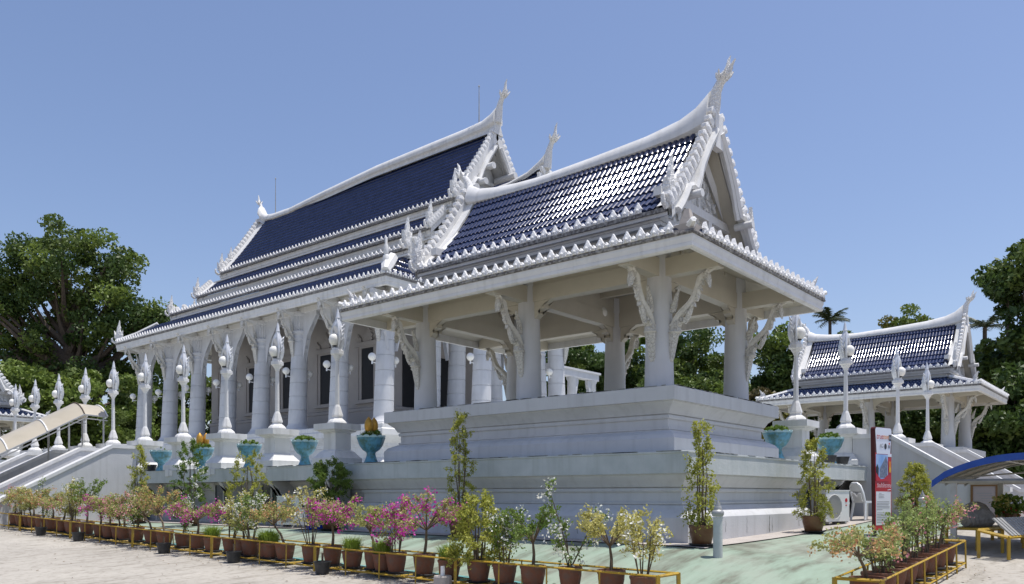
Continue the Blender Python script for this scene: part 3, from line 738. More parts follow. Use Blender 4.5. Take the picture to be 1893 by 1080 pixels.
# cantilever supports and grilles under the slab on the two visible sides
def support(x, y, rz):
    b = MB(); b.plate([(0, .7), (.30, .7), (.30, 1.45), (.34, 1.6), (.45, 1.78), (.62, 1.9), (.70, 2.0), (0, 2.0)], .16, (x, y, 0), (cos(rz), sin(rz), 0), (0, 0, 1)); b.obj('slab_support', 'wall_l', t)
def grille(x, y, rz, wd):
    e = MB(); c, s = cos(rz), sin(rz)
    e.box(-wd / 2, wd / 2, -.02, .02, .95, 1.95, c=(x, y, 0), ang=rz); w = e.obj('window', 'glass', t)
    f = MB()
    for u in (-wd / 2, 0, wd / 2): f.box(u - .03, u + .03, -.05, .05, .93, 1.97, c=(x, y, 0), ang=rz)
    f.box(-wd / 2 - .03, wd / 2 + .03, -.045, .045, 1.93, 1.99, c=(x, y, 0), ang=rz); f.obj('frame', 'alu', w)
for y in (9.55, 11.9, 14.25, 16.6, 18.6): support(.72, y, pi)
for y in (10.1, 12.45, 14.8, 17.2): grille(.52, y, pi / 2, .95)
for x in (6.3, 7.9): support(x, .72, -pi / 2)
grille(7.0, .52, 0, .8)
b = MB()
for y in (9.6, 12.1, 14.6, 16.95): b.box(-.035, .16, y + .02, y + .22, 2.20, 2.40); b.box(-.02, .1, y - .17, y + .02, 2.22, 2.377)
[q.obj('rain_spout', 'white', t) for q in split_mb(b)]

M['stain'] = mat('black_mould', (.20, .20, .185), .9, (.33, .33, .31), 18)
b = MB()
def drip(x, w_, z0, z1, face):
    n = 7; L_ = []; R_ = []
    for i in range(n + 1):
        t_ = i / n; ww = w_ * (.25 + .75 * t_) * R.uniform(.6, 1.2); cx_ = x + R.uniform(-.012, .012); z = z1 + (z0 - z1) * t_
        for l, q in ((L_, cx_ - ww / 2), (R_, cx_ + ww / 2)): l.append((q, face, z) if face_y else (face, q, z))
    b.strip(L_, R_)
face_y = True
for x, w_, z0, z1 in ((3.35, .07, .93, 1.25), (3.48, .03, .95, 1.22), (.10, .12, .86, 1.24), (.22, .05, .88, 1.2), (1.4, .02, 1.0, 1.24), (2.3, .025, .95, 1.25), (4.9, .03, 1.0, 1.25)): drip(x, w_, z0, z1, -.003)
face_y = False
for i in range(9): x = R.uniform(.4, 8.4); drip(x, R.uniform(.012, .035), R.uniform(.9, 1.1), 1.25, -.003)
b.obj('stain', 'stain', t)['kind'] = 'stuff'
b = MB()
for i in range(90):
    y = R.uniform(.1, 19.6); L_ = R.uniform(.05, .45); b.box(-.018, .012, y, y + L_, 2.372, 2.379 + R.uniform(0, .008))
for i in range(34):
    x = R.uniform(.1, 9.2); L_ = R.uniform(.05, .4); b.box(x, x + L_, -.018, .012, 2.372, 2.379 + R.uniform(0, .008))
for i in range(36):
    y = R.uniform(.6, 7.6); L_ = R.uniform(.05, .3); b.box(.541, .56, y, y + L_, 3.555, 3.561 + R.uniform(0, .007))
    x = R.uniform(.6, 4.8); b.box(x, x + L_, .541, .56, 3.555, 3.561 + R.uniform(0, .007))
b.obj('moss_on_edges', 'stain', t)['kind'] = 'stuff'
# ------------------------------------------------------------------ temple
tp = empty('temple', 'long white main temple with tiered dark blue roof and tall columns', 'temple', (14.5, 28.0, 2.376))
TO = (-14.5, -28.0, -2.376)
def tfin(mb, name, m, smooth=None, kind=None, parent=None):
    if name in SPLIT:
        for q in split_mb(mb): o = q.obj(name, m, tp, smooth); o.location = TO
        return o
    o = mb.obj(name, m, parent or tp, smooth)
    if parent is None: o.location = TO
    if kind: o['kind'] = kind
    return o
b = MB(); b.ring(8.65, 20.35, 17.4, 39.0, [(0, 2.376), (0, 2.85), (-.05, 2.9), (-.22, 3.02), (-.34, 3.12), (-.34, 3.22), (-.38, 3.23), (-.38, 3.55), (-.34, 3.56), (-.34, 3.68), (-.24, 3.8), (-.08, 3.92), (0, 3.98), (0, 4.2), (-.06, 4.25), (-.06, 4.40), (-.1, 4.44)], top=True); tfin(b, 'base', 'white', 25)
b = MB(); b.ring(11.3, 17.7, 14.6, 17.6, [(0, 2.376), (0, 2.85), (-.22, 3.02), (-.34, 3.12), (-.34, 3.68), (-.08, 3.92), (0, 3.98), (0, 4.2), (-.1, 4.435)], top=True); tfin(b, 'porch_base', 'white', 25)
# column mesh: stacked drums with grooves, fluted capital
def tcol():
    prof = [(.56, 0), (.56, .08), (.48, .16), (.46, .22), (.41, .3), (.405, .34)]; z = .34
    for k_ in range(6):
        r0 = .405 - .009 * k_; z1 = z + .60
        prof += [(r0, z + .018), (r0 - .008, z1 - .02), (r0 - .032, z1 - .014), (r0 - .032, z1 + .008)]; z = z1
    prof += [(.345, z + .01), (.34, z + .1), (.37, z + .12), (.37, z + .18), (.34, z + .2), (.34, z + .32), (.40, z + .36), (.42, z + .46), (.40, z + .5)]
    m = MB(); m.lathe((0, 0, 0), prof, 24)
    z += .5
    vs = []; n = 24
    for zz, r in ((z, .36), (z + .62, .40)):
        for k_ in range(n * 2): vs.append(((r if k_ % 2 else r - .035) * cos(pi * k_ / n), (r if k_ % 2 else r - .035) * sin(pi * k_ / n), zz))
    m.add(vs, [(k_, (k_ + 1) % 48, 48 + (k_ + 1) % 48, 48 + k_) for k_ in range(48)])
    m.lathe((0, 0, z + .62), [(.42, 0), (.44, .04), (.44, .2)], 24)
    sh = .2 / (z + .8)
    m.v = [(x + zz * sh, y, zz) for x, y, zz in m.v]
    me = bpy.data.meshes.new('column'); me.from_pydata(m.v, [], m.f); me.materials.append(M['colw']); me.shade_smooth(); me.set_sharp_from_angle(angle=radians(28)); return me
CM = tcol()
ROWY = [18.23, 21.08, 23.93, 26.78, 29.63, 32.48, 35.33, 38.18]
def globe(parent, x, y, z, dx, dy, r=.16):
    b = MB(); b.lathe((x, y, z), [(.02, -r), (r * .6, -r * .8), (r * .95, -r * .3), (r, 0), (r * .92, r * .4), (r * .55, r * .85), (.02, r)], 12)
    o = b.obj('wall_globe', 'globe', parent, 80); o.location = TO
    b = MB(); b.tube([(x, y, z - r * .8), (x, y, z - r - .12)], .03, 6); b.tube([(x, y, z - r - .05), (x + dx * .2, y + dy * .2, z - r - .06)], .02, 5); q = b.obj('arm', 'plastic', o)
def place_col(x, y, mir, br):
    o = link_mesh('column', CM, tp, (x + TO[0], y + TO[1], 4.43 + TO[2]), 0, (mir, 1, 1)); return o
for y in ROWY:
    place_col(9.43, y, 1, 1); place_col(19.57, y, -1, 1)
    link_mesh('naga_bracket', BRK, tp, (9.63 - .40 + TO[0], y + TO[1], 7.75 + TO[2]), pi, (1.05, 1.6, 1.28))
    for s in (-1, 1):
        if y == ROWY[-1] and s > 0: continue
    globe(tp, 8.86, y, 7.05, 1, 0); globe(tp, 10.08, y, 7.05, -1, 0)
for x in (11.7, 13.2, 15.8, 17.3): place_col(x, 17.9, 1 if x < 14.5 else -1, 0)
for x in (11.94, 17.05): place_col(x, 15.3, 1 if x < 14.5 else -1, 0); globe(tp, x - .6, 15.3, 7.05, 1, 0)
for x in (11.9, 17.1): link_mesh('naga_bracket', BRK, tp, (x + TO[0], 15.3 - .36 + TO[1], 7.6 + TO[2]), -pi / 2, (1.05, 1.6, 1.3))
# arches between columns
b = MB()
ARC = [(.30, 7.35), (.36, 7.9), (.45, 8.05), (.42, 8.2), (.62, 8.42), (.60, 8.52), (.78, 8.78), (.86, 9.1), (1.30, 9.45), (1.30, 9.62), (.30, 9.62)]
for y in ROWY:
    for s in (-1, 1):
        if (y == ROWY[-1] and s > 0) or (y == ROWY[0] and s < 0): continue
        for x in (9.58, 19.42): b.plate(ARC, .18, (x, y, 0), (0, s, 0), (0, 0, 1), .02)
for x in (9.58, 12.94, 16.06, 17.05, 11.94):
    for s in (-1, 1):
        yy = 17.9 if x != 17.05 and x != 11.94 else 15.3
        b.plate([(a_ * .8, z_) for a_, z_ in ARC], .18, (x, yy, 0), (s, 0, 0), (0, 0, 1), .02)
tfin(b, 'arch_bracket', 'colw')
b = MB()
for x in (9.58, 19.42): b.box(x - .2, x + .2, 17.6, 38.8, 9.62, 9.85)
for y in ROWY: b.box(8.72, 11.0, y - .16, y + .16, 9.625, 9.845)
b.box(9.5, 19.5, 17.7, 18.1, 9.61, 9.848); b.box(9.5, 19.5, 38.0, 38.4, 9.615, 9.846)
for y in ROWY: b.bar((8.75, y, 9.72), (9.6, y, 9.55), .2)
tfin(b, 'beam', 'white')
b = MB(); b.add([(8.66, 17.2, 9.86), (20.34, 17.2, 9.86), (20.34, 39.67, 9.86), (8.66, 39.67, 9.86)], [(0, 1, 2, 3)]); tfin(b, 'veranda_ceiling', 'cream')
# lintelled side gate beyond the porch
b = MB()
for x in (21.75, 23.6): b.lathe((x, 17.9, 2.376), [(.34, 0), (.34, .3), (.26, .4), (.25, 2.5), (.21, 5.1), (.27, 5.2), (.27, 5.3)], 16)
for q in split_mb(b): o = q.obj('column', 'colw', tp, 40); o.location = TO
b = MB(); b.box(19.6, 24.0, 17.72, 18.08, 7.66, 8.0); b.box(19.6, 24.1, 17.66, 18.14, 8.0, 8.1); tfin(b, 'lintel', 'colw')
b = MB()
for x, s in ((21.75, 1), (23.6, -1)): b.plate([(.22, 6.3), (.27, 6.6), (.34, 6.7), (.32, 6.85), (.42, 7.05), (.40, 7.2), (.5, 7.4), (.52, 7.66), (.2, 7.66)], .16, (x, 17.9, 0), (s, 0, 0), (0, 0, 1), .02)
tfin(b, 'arch_bracket', 'colw')
# cella
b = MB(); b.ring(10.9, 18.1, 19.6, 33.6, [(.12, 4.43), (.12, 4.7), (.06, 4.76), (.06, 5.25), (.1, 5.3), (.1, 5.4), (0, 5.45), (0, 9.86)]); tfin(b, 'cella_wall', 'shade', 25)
WF = None
for y in (20.85, 23.75, 26.65, 29.55, 32.2):
    f = MB()
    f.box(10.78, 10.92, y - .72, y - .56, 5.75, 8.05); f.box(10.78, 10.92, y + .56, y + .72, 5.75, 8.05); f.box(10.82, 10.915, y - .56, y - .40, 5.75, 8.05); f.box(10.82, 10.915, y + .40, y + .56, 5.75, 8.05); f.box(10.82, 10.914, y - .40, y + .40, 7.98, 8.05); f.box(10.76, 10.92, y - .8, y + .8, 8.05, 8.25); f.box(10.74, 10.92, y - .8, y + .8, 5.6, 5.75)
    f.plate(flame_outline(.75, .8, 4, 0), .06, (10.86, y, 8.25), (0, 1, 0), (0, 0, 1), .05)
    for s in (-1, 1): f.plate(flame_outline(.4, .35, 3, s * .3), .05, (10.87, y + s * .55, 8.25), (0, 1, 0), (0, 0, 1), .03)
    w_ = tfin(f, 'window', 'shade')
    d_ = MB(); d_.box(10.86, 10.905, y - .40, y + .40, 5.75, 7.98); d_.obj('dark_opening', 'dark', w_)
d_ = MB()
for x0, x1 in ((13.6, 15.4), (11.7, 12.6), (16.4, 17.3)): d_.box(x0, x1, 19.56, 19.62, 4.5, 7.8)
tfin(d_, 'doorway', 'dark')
# roofs
AX = 14.5
main = concave(0, 13.80, 2.57, 17.32, .12)
tier2 = concave(0, 12.50, .93, 13.38, .05, 4); tier3 = [(0, 11.6), (.92, 12.05)]; skirt = concave(0, 10.10, 1.6, 11.15, .08, 4)
tm2 = tile_template(.125, .29, 3, .038)
def both(mb, fn):
    for sx in (-1, 1): fn(mb, sx)
roofs = [('main', 2.57, main, 16.75, 34.4), ('tier2', 3.40, tier2, 17.3, 35.4), ('tier3', 4.17, tier3, 17.8, 36.8)]
deck = MB(); vst = MB(); gut = MB(); tee = MB(); band = MB(); soff = MB(); frames = []
for nm, hw, prof, y0, y1 in roofs:
    for sx in (-1, 1):
        O = (AX + sx * hw, 0, 0); I = (-sx, 0, 0)
        sheet(deck, O, (0, 1, 0), I, prof, lambda q: (y0, y1)); sheet(soff, O, (0, 1, 0), I, prof, lambda q: (y0, y1), .1)
        fr, _ = tile_frames(O, (0, 1, 0), I, prof[:-1] + [(prof[-1][0] - .02, prof[-1][1] - .03)], lambda q: (y0 + .3, y1 - .5)); frames += fr
        for ya, yb in ((y0 - .05, y0 + .3), (y1 - .5, y1 + .05)):
            sheet(vst, O, (0, 1, 0), I, [(q, z + .08) for q, z in prof], lambda q: (ya, yb))
            e0 = [(O[0] + I[0] * q, ya, z) for q, z in prof]; vst.strip([(x, y, z + .08) for x, y, z in e0], [(x, y, z - .25) for x, y, z in e0])
            e0 = [(O[0] + I[0] * q, yb, z) for q, z in prof]; vst.strip([(x, y, z + .08) for x, y, z in e0], [(x, y, z - .25) for x, y, z in e0])
            # fins along the verge
            nf = max(3, int(len(prof) * (1.9 if nm == 'main' else 1.6)))
            pr = np.array(prof); ss = np.linspace(.04, .96, nf); seg = np.concatenate([[0], np.cumsum(np.hypot(np.diff(pr[:, 0]), np.diff(pr[:, 1])))]); seg /= seg[-1]
            yo = ya if ya < 25 else yb
            for s_ in ss:
                q = np.interp(s_, seg, pr[:, 0]); z = np.interp(s_, seg, pr[:, 1])
                dq = np.interp(min(1, s_ + .03), seg, pr[:, 0]) - np.interp(max(0, s_ - .03), seg, pr[:, 0]); dz = np.interp(min(1, s_ + .03), seg, pr[:, 1]) - np.interp(max(0, s_ - .03), seg, pr[:, 1]); L_ = hypot(dq, dz)
                tx, tz = -sx * dq / L_, dz / L_; nx_, nz_ = sx * dz / L_, dq / L_
                tee.plate([(-.12, -.05), (-.12, .2), (-.04, .25), (.10, .19), (.11, -.05)], .12, (O[0] - sx * q + nx_ * .06, yo, z + nz_ * .06), (tx, 0, tz), (nx_, 0, nz_), .02)
        xe = AX + sx * hw
        gut.box(min(xe, xe + sx * .07), max(xe, xe + sx * .07), y0, y1, prof[0][1] - .09, prof[0][1] + .0)
        teeth_row(tee, (xe + sx * .03, y0 + .1, prof[0][1]), (xe + sx * .03, y1, prof[0][1]), sp=.27, h=.2, w=.13, small=True)
for x0, z0, z1, y0, y1 in ((2.47, 13.3, 13.715, 17.0, 34.6), (3.28, 11.95, 12.415, 17.4, 35.6), (4.05, 11.05, 11.515, 17.8, 37.0)):
    band.ring(AX - x0, AX + x0, y0, y1, [(0, z0), (0, z0 + .22), (.04, z0 + .225), (.04, z0 + .34), (.06, z0 + .345), (.06, z1), (-.3, z1)])
    band.ring(AX - x0, AX + x0, y0, y1, [(.14, z0 + .06), (.14, z0 + .1), (.0, z0 + .12)])
X0, X1, Y0, Y1 = 8.63, 20.37, 17.17, 39.7
for O, L, I, n in [((X0, Y0, 0), (0, 1, 0), (1, 0, 0), Y1 - Y0), ((X1, Y0, 0), (0, 1, 0), (-1, 0, 0), Y1 - Y0), ((X0, Y0, 0), (1, 0, 0), (0, 1, 0), X1 - X0), ((X0, Y1, 0), (1, 0, 0), (0, -1, 0), X1 - X0)]:
    iv = I[1] != 0
    def lat(q, n=n, iv=iv): return (q, n - q)
    sk = skirt if not (iv and O[1] == Y0) else [(0, 10.10), (.7, 11.15)]
    def lat2(q, n=n, iv=iv, O=O):
        if not iv: return (q * .45, n - q)
        return (q, n - q) if O[1] != Y0 else (q * 2.2, n - q * 2.2)
    sheet(deck, O, L, I, sk, lat2); fr, _ = tile_frames(O, L, I, sk, lambda q: (lat2(q)[0] + .06, lat2(q)[1] - .06)); frames += fr
    a = Vector(O) + Vector(L) * .05 + Vector((0, 0, 10.10)); c = Vector(O) + Vector(L) * (n - .05) + Vector((0, 0, 10.10)); sh_ = Vector(I) * -.02
    teeth_row(tee, a + sh_, c + sh_, sp=.27, h=.23, w=.14)
V, F = join_tiles(frames, tm2); o = np_obj('roof_tiles', V, F, 'tile2', tp); o.location = TO; o['kind'] = 'stuff'
tfin(deck, 'roof_deck', 'under'); tfin(vst, 'verge_strip', 'white'); tfin(gut, 'gutter_edge_strip', 'gutter'); o = tfin(tee, 'eave_ornaments', 'orn'); o['kind'] = 'stuff'
tfin(band, 'frieze_band', 'white'); tfin(soff, 'roof_soffit', 'white')
b = MB(); b.ring(X0, X1, Y0, Y1, [(-.12, 9.67), (-.05, 9.67), (-.03, 9.70), (-.03, 9.82), (-.01, 9.83), (0, 10.0), (-.12, 10.0)], close=True); tfin(b, 'fascia', 'white')
b = MB(); b.ring(X0, X1, Y0, Y1, [(-.1, 10.005), (.03, 10.005), (.03, 10.09), (-.1, 10.10)]); tfin(b, 'skirt_gutter', 'gutter')
b = MB()
for (x, y), (sx, sy) in (((X0, Y1), (1, -1)), ((X1, Y1), (-1, -1))):
    b.tube([(x + sx * q, y + sy * q, z) for q, z in ((0, 10.22), (.8, 10.66), (1.6, 11.25))], .1, 6)
b.tube([(X0 + .03, Y0 + .05, 10.2), (X0 + .35, Y0 + .3, 10.5), (X0 + .8, Y0 + .5, 10.95)], [.16, .26, .22], 7)
b.lathe((X0 + .30, Y0 + .32, 10.3), [(.16, 0), (.2, .1), (.12, .2), (.14, .3), (.13, .55), (.08, .62), (.1, .7), (.09, .95), (.05, 1.05), (.055, 1.2), (.02, 1.3)], 10)
for z_, hw_ in ((11.25, 4.27), (13.42, 2.5), (12.1, 3.25)):
    for sx in (-1, 1): b.box(AX + sx * hw_ - .06, AX + sx * hw_ + .06, 17.6, 35.2 if z_ > 13 else 36.5, z_ - .05, z_ + .03)
tfin(b, 'hip_ridge', 'white', 45)
for x, y, z, rz, sc in ((11.95, 16.75, 14.0, pi, 1.25), (11.95, 34.45, 13.9, pi, 1.25), (11.1, 17.3, 12.65, pi, 1.2), (11.1, 35.45, 12.6, pi, 1.2), (10.3, 17.8, 11.75, pi, 1.35), (10.33, 36.85, 11.7, pi, 1.2), (8.75, 39.65, 10.35, pi * .75, 1.3), (17.05, 16.75, 14.0, 0, 1.25), (17.05, 34.45, 13.9, 0, 1.25), (12.5, 34.42, 14.65, pi, .9), (11.5, 36.5, 11.95, pi, .9)):
    link_mesh('roof_finial', FIN, tp, (x + TO[0], y + TO[1], z + TO[2]), rz, sc)
def ridge(st, zcap, wd, name='ridge', th=.45):
    b = MB(); sec = []
    for y, zt in st:
        zb = min(zt - th, zcap); h = zt - zb; sec.append([(AX + x * wd, y, zb + h * f) for x, f in ((-.32, 0), (-.20, .14), (-.18, .34), (-.28, .42), (-.30, .55), (-.24, .80), (-.12, .97), (0, 1), (.12, .97), (.24, .80), (.30, .55), (.28, .42), (.18, .34), (.32, 0))])
    n = len(sec[0]); vs = [q for s_ in sec for q in s_]
    b.add(vs, [(i * n + k_, i * n + k_ + 1, (i + 1) * n + k_ + 1, (i + 1) * n + k_) for i in range(len(sec) - 1) for k_ in range(n - 1)] + [tuple(range(n)), tuple((len(sec) - 1) * n + k_ for k_ in range(n))])
    tfin(b, name, 'white', 40)
ridge([(16.6, 18.35), (16.93, 18.15), (17.4, 18.0), (18.54, 17.94), (20.59, 17.92), (24.37, 17.86), (28.67, 17.62), (31.55, 17.42), (33.08, 17.45), (33.76, 17.52), (34.2, 17.75), (34.42, 18.15)], 17.2, 1.05, th=.6)
def chofa(y, zb, s, sc=1.0):
    b = MB(); P = [(0, -.35, .19), (.06, .1, .17), (.14, .42, .12), (.24, .62, .10), (.34, .76, .13), (.42, .9, .09), (.44, 1.06, .06), (.46, 1.22, .045), (.53, 1.38, .012)]
    P = [(y + s * a * sc, zb + c * sc, r * sc) for a, c, r in P]
    b.tube([(AX, a, c) for a, c, r in P], [r for *_, r in P], 8)
    for k_ in range(7):
        a = 2 * pi * k_ / 7
        b.plate(flame_outline(.28 * sc, .14 * sc, 2, .1), .04, (AX + cos(a) * .1 * sc, P[4][0] + sin(a) * .1 * sc, P[4][1] - .1 * sc), (-sin(a), cos(a), 0), (cos(a) * .5, sin(a) * .5 + s * .2, .85), .02)
    tfin(b, 'chofa', 'carvew', 45)
chofa(16.62, 18.05, -1); chofa(34.4, 17.8, 1, .8); chofa(13.95, 15.4, -1)
# main front and rear gables
for yy, s, zr in ((16.75, -1, 17.1), (34.4, 1, 17.1)):
    b = MB()
    for sx in (-1, 1):
        pts = [(AX + sx * (2.57 - q), z) for q, z in main]
        up = [(x, yy + s * .12, z + .12) for x, z in pts]; dn = [(x - sx * .08, yy + s * .12, z - .3) for x, z in pts]
        b.strip(up, dn); b.strip([(x, yy - s * .02, z) for x, y, z in dn], dn); b.strip([(x, yy - s * .02, z) for x, y, z in dn], [(x, yy - s * .02, z) for x, y, z in up])
        ins = [(.15, -.45), (.6, -1.1), (1.0, -1.75), (1.2, -2.2), (1.42, -2.25), (1.6, -2.5), (1.75, -2.85), (2.1, -3.15)]
        b.tube([(AX + sx * x, yy + s * .16, zr + z) for x, z in ins], .11, 6)
        for px_, pz in ((.72, -1.55), (1.2, -2.35), (1.75, -2.75)):
            n = 12; vs = [(AX + sx * px_ + .14 * cos(2 * pi * k_ / n), yy + yo, zr + pz + .14 * sin(2 * pi * k_ / n)) for yo in (-s * .6, s * .55) for k_ in range(n)]
            b.add(vs, [(k_, (k_ + 1) % n, n + (k_ + 1) % n, n + k_) for k_ in range(n)] + [tuple(range(n)), tuple(range(n, 2 * n))])
    tfin(b, 'bargeboard', 'white', 35)
    b = MB(); gy = yy - s * .8
    b.add([(AX - 2.5, gy, 13.4), (AX + 2.5, gy, 13.4), (AX, gy, 16.9)], [(0, 1, 2)])
    b.box(AX - 1.9, AX + 1.9, min(gy, gy + s * .15), max(gy, gy + s * .15), 14.5, 14.7); b.box(AX - 1.2, AX + 1.2, min(gy, gy + s * .15), max(gy, gy + s * .15), 15.3, 15.45)
    for x in (-.8, .8): b.box(AX + x - .08, AX + x + .08, min(gy, gy + s * .13), max(gy, gy + s * .13), 13.4, 14.5)
    tfin(b, 'gable_wall', 'white')
# porch roof
po = concave(0, 11.9, 2.0, 14.98, .15); frames = []; deck = MB(); ver = MB(); fn = MB()
for sx in (-1, 1):
    O = (AX + sx * 2.0, 0, 0); I = (-sx, 0, 0)
    sheet(deck, O, (0, 1, 0), I, po, lambda q: (14.05, 17.0)); fr, _ = tile_frames(O, (0, 1, 0), I, po, lambda q: (14.35, 17.0)); frames += fr
    sheet(ver, O, (0, 1, 0), I, [(q, z + .08) for q, z in po], lambda q: (14.0, 14.35)); e0 = [(O[0] + I[0] * q, 14.0, z) for q, z in po]; ver.strip([(x, y, z + .1) for x, y, z in e0], [(x, y, z - .3) for x, y, z in e0])
    for i in range(12):
        t_ = (i + .5) / 12; q = 2.0 * t_; z = np.interp(q, [a for a, _ in po], [c for _, c in po])
        fn.plate([(-.11, -.05), (-.1, .16), (0, .28), (.08, .16), (.1, -.05)], .12, (O[0] - sx * q + sx * .05, 14.0, z + .05), (-sx * .58, 0, .81), (sx * .81, 0, .58), .02)
    ver.box(AX + sx * 2.0 - .05, AX + sx * 2.0 + .05, 14.0, 17.2, 11.6, 11.88)
V, F = join_tiles(frames, tm2); o = np_obj('porch_tiles', V, F, 'tile2', tp); o.location = TO; o['kind'] = 'stuff'
deck.add([(AX - 1.95, 14.7, 11.6), (AX + 1.95, 14.7, 11.6), (AX, 14.7, 14.6)], [(0, 1, 2)])
ver.box(AX - 2.9, AX + 2.9, 14.2, 17.3, 9.67, 10.0); ver.box(AX - 2.2, AX + 2.2, 14.5, 17.6, 10.0, 11.7)
tfin(deck, 'porch_deck', 'under'); tfin(ver, 'porch_verge', 'white'); tfin(fn, 'porch_fin', 'orn')
ridge([(13.98, 15.65), (14.26, 15.42), (14.83, 15.14), (15.86, 14.95), (17.0, 14.9)], 14.98, .8, 'porch_ridge', .34)
for y, zb, zt in ((17.7, 17.9, 19.62), (33.1, 17.4, 19.4)):
    b = MB(); b.tube([(AX, y, zb), (AX, y, zt)], [.03, .015], 5); b.lathe((AX, y, zt - .02), [(.03, 0), (.04, .03), (.005, .1)], 6); tfin(b, 'lightning_rod', 'alu')

# ------------------------------------------------------------------ lamp posts
def octo(m, prof, rot=pi / 8, n=8): m.lathe((0, 0, 0), prof, n, rot=rot)
def lamp_build(label, loc, rz, ped=True):
    L = empty('lamp_post', label, 'lamp post', loc, rz, 'white flame lamp posts on the terrace edge')
    m = MB(); m.ring(-.30, .30, -.30, .30, [(.12, 0), (.12, .16), (.10, .175), (.0, .30), (-.0, .31), (-.07, .36), (-.07, .76), (.02, .80), (.02, .82), (.10, .84), (.10, .985)], top=True); m.obj('pedestal', 'white', L)
    m = MB(); octo(m, [(.23, .985), (.235, 1.02), (.215, 1.06), (.13, 1.13), (.12, 1.16), (.145, 1.19), (.14, 1.22), (.085, 1.40), (.058, 1.46), (.046, 2.52), (.06, 2.54), (.065, 2.57), (.11, 2.63), (.12, 2.66), (.165, 2.68), (.165, 2.765), (.13, 2.78), (.125, 2.82)]); m.obj('pole', 'white', L)
    # flame shell, open towards +x (front): thick teardrop with a rounded niche
    m = MB(); n = 14; prof = [(.105, 2.82), (.14, 2.90), (.165, 3.02), (.165, 3.14), (.145, 3.26), (.115, 3.36), (.085, 3.44), (.06, 3.50), (.05, 3.54), (.058, 3.57), (.045, 3.60), (.03, 3.72), (.004, 3.80)]
    for ri, (r, z) in enumerate(prof):
        for k_ in range(n):
            a = 2 * pi * k_ / n; x, y = r * cos(a), r * sin(a)
            tt = max(0, 1 - abs((z - 3.06) / .30)); cut = .045 * (1 - tt)
            if x > cut and z < 3.42: x = cut + (x - cut) * (1 - .95 * min(1, tt * 2.2))
            m.v.append((x - .02 - .0, y, z))
    for i in range(len(prof) - 1):
        for k_ in range(n): m.f.append((i * n + k_, i * n + (k_ + 1) % n, (i + 1) * n + (k_ + 1) % n, (i + 1) * n + k_)); m.mi.append(0)
    for s in (-1, 1):   # ribs that sweep up the two edges
        m.tube([(.05, s * .11, 2.84), (.06, s * .155, 2.98), (.055, s * .158, 3.12), (.05, s * .125, 3.28), (.04, s * .08, 3.42), (.02, s * .03, 3.53)], [.025, .03, .03, .028, .022, .012], 5)
        for k_ in range(4): m.plate(flame_outline(.13, .07, 2, .2), .03, (-.02 - .02 * k_, s * (.15 - .012 * k_), 2.98 + .11 * k_), (-1, 0, 0), (0, s * .35, .94), .015)
    m.obj('flame_shell', 'lamp', L, 35)
    m = MB(); m.lathe((.095, 0, 3.03), [(.03, -.15), (.065, -.138), (.115, -.07), (.128, 0), (.115, .075), (.07, .12), (.01, .138)], 16); m.obj('globe', 'globe', L, 80)
    m = MB(); m.lathe((.085, 0, 2.86), [(.04, 0), (.055, .02), (.055, .05)], 10); m.obj('socket', 'blackpot', L)
    return L
ORD = ['nearest', 'second', 'third', 'fourth', 'fifth']
YL = [9.6, 12.1, 14.55, 16.95, 19.35]
lp = lamp_build('white flame lamp post on the terrace beside the near pavilion, first of the left row', (.42, YL[0], 2.376), pi)
LB = ['tall flame lamp post between the second and third blue planters from the pavilion', 'flame lamp post between the third and fourth blue planters from the pavilion', 'flame lamp post left of the planter holding a pair of gold buds', 'flame lamp post at the head of the covered stairs beside the wall end']
for y, lb in zip(YL[1:], LB): dup(lp, (.42, y, 2.376), lb)
for y, lb in zip((21.6, 23.8, 26.1, 28.35, 30.4), ('flame lamp post on the stair wall just right of the beige canopy end', 'flame lamp post rising behind the top of the beige canopy', 'flame lamp post behind the middle of the beige canopy', 'flame lamp post in front of the far left pavilion gable, right of another lamp', 'leftmost flame lamp post, before the far left pavilion')):
    dup(lp, (.42, y, 2.376), lb)
for (x, y), lb in zip(((6.75, .75), (9.85, .6), (14.6, .55), (18.3, .55)), ('flame lamp post just right of the near pavilion beside the half hidden planter', 'flame lamp post at the top of the right stairs beside a blue planter', 'flame lamp post behind the sign board in front of the far pavilion', 'rightmost flame lamp post before the far pavilion')):
    dup(lp, (x, y, 2.376), lb, -pi / 2)

# ------------------------------------------------------------------ foliage helpers
def leaves(C, size, jit=.35, flat=.0, asp=.55, up=0.0):
    # C (n,3) centres -> diamond quads with random directions
    n = len(C); d = NR.normal(size=(n, 3)); d[:, 2] += up; d /= np.linalg.norm(d, axis=1)[:, None]
    e = NR.normal(size=(n, 3)); e -= (e * d).sum(1)[:, None] * d; e /= np.linalg.norm(e, axis=1)[:, None]
    s = size * NR.uniform(1 - jit, 1 + jit, (n, 1)); nn = np.cross(d, e)
    V = np.empty((n, 4, 3)); V[:, 0] = C - d * s * .5; V[:, 1] = C + e * s * asp * .5 + nn * s * .08; V[:, 2] = C + d * s * .5; V[:, 3] = C - e * s * asp * .5 + nn * s * .08
    return V.reshape(-1, 3), np.arange(n * 4).reshape(n, 4)
def ball(n, r, shell=.5):
    d = NR.normal(size=(n, 3)); d /= np.linalg.norm(d, axis=1)[:, None]
    return d * (NR.uniform(shell ** 3, 1, (n, 1)) ** (1 / 3)) * np.array(r)
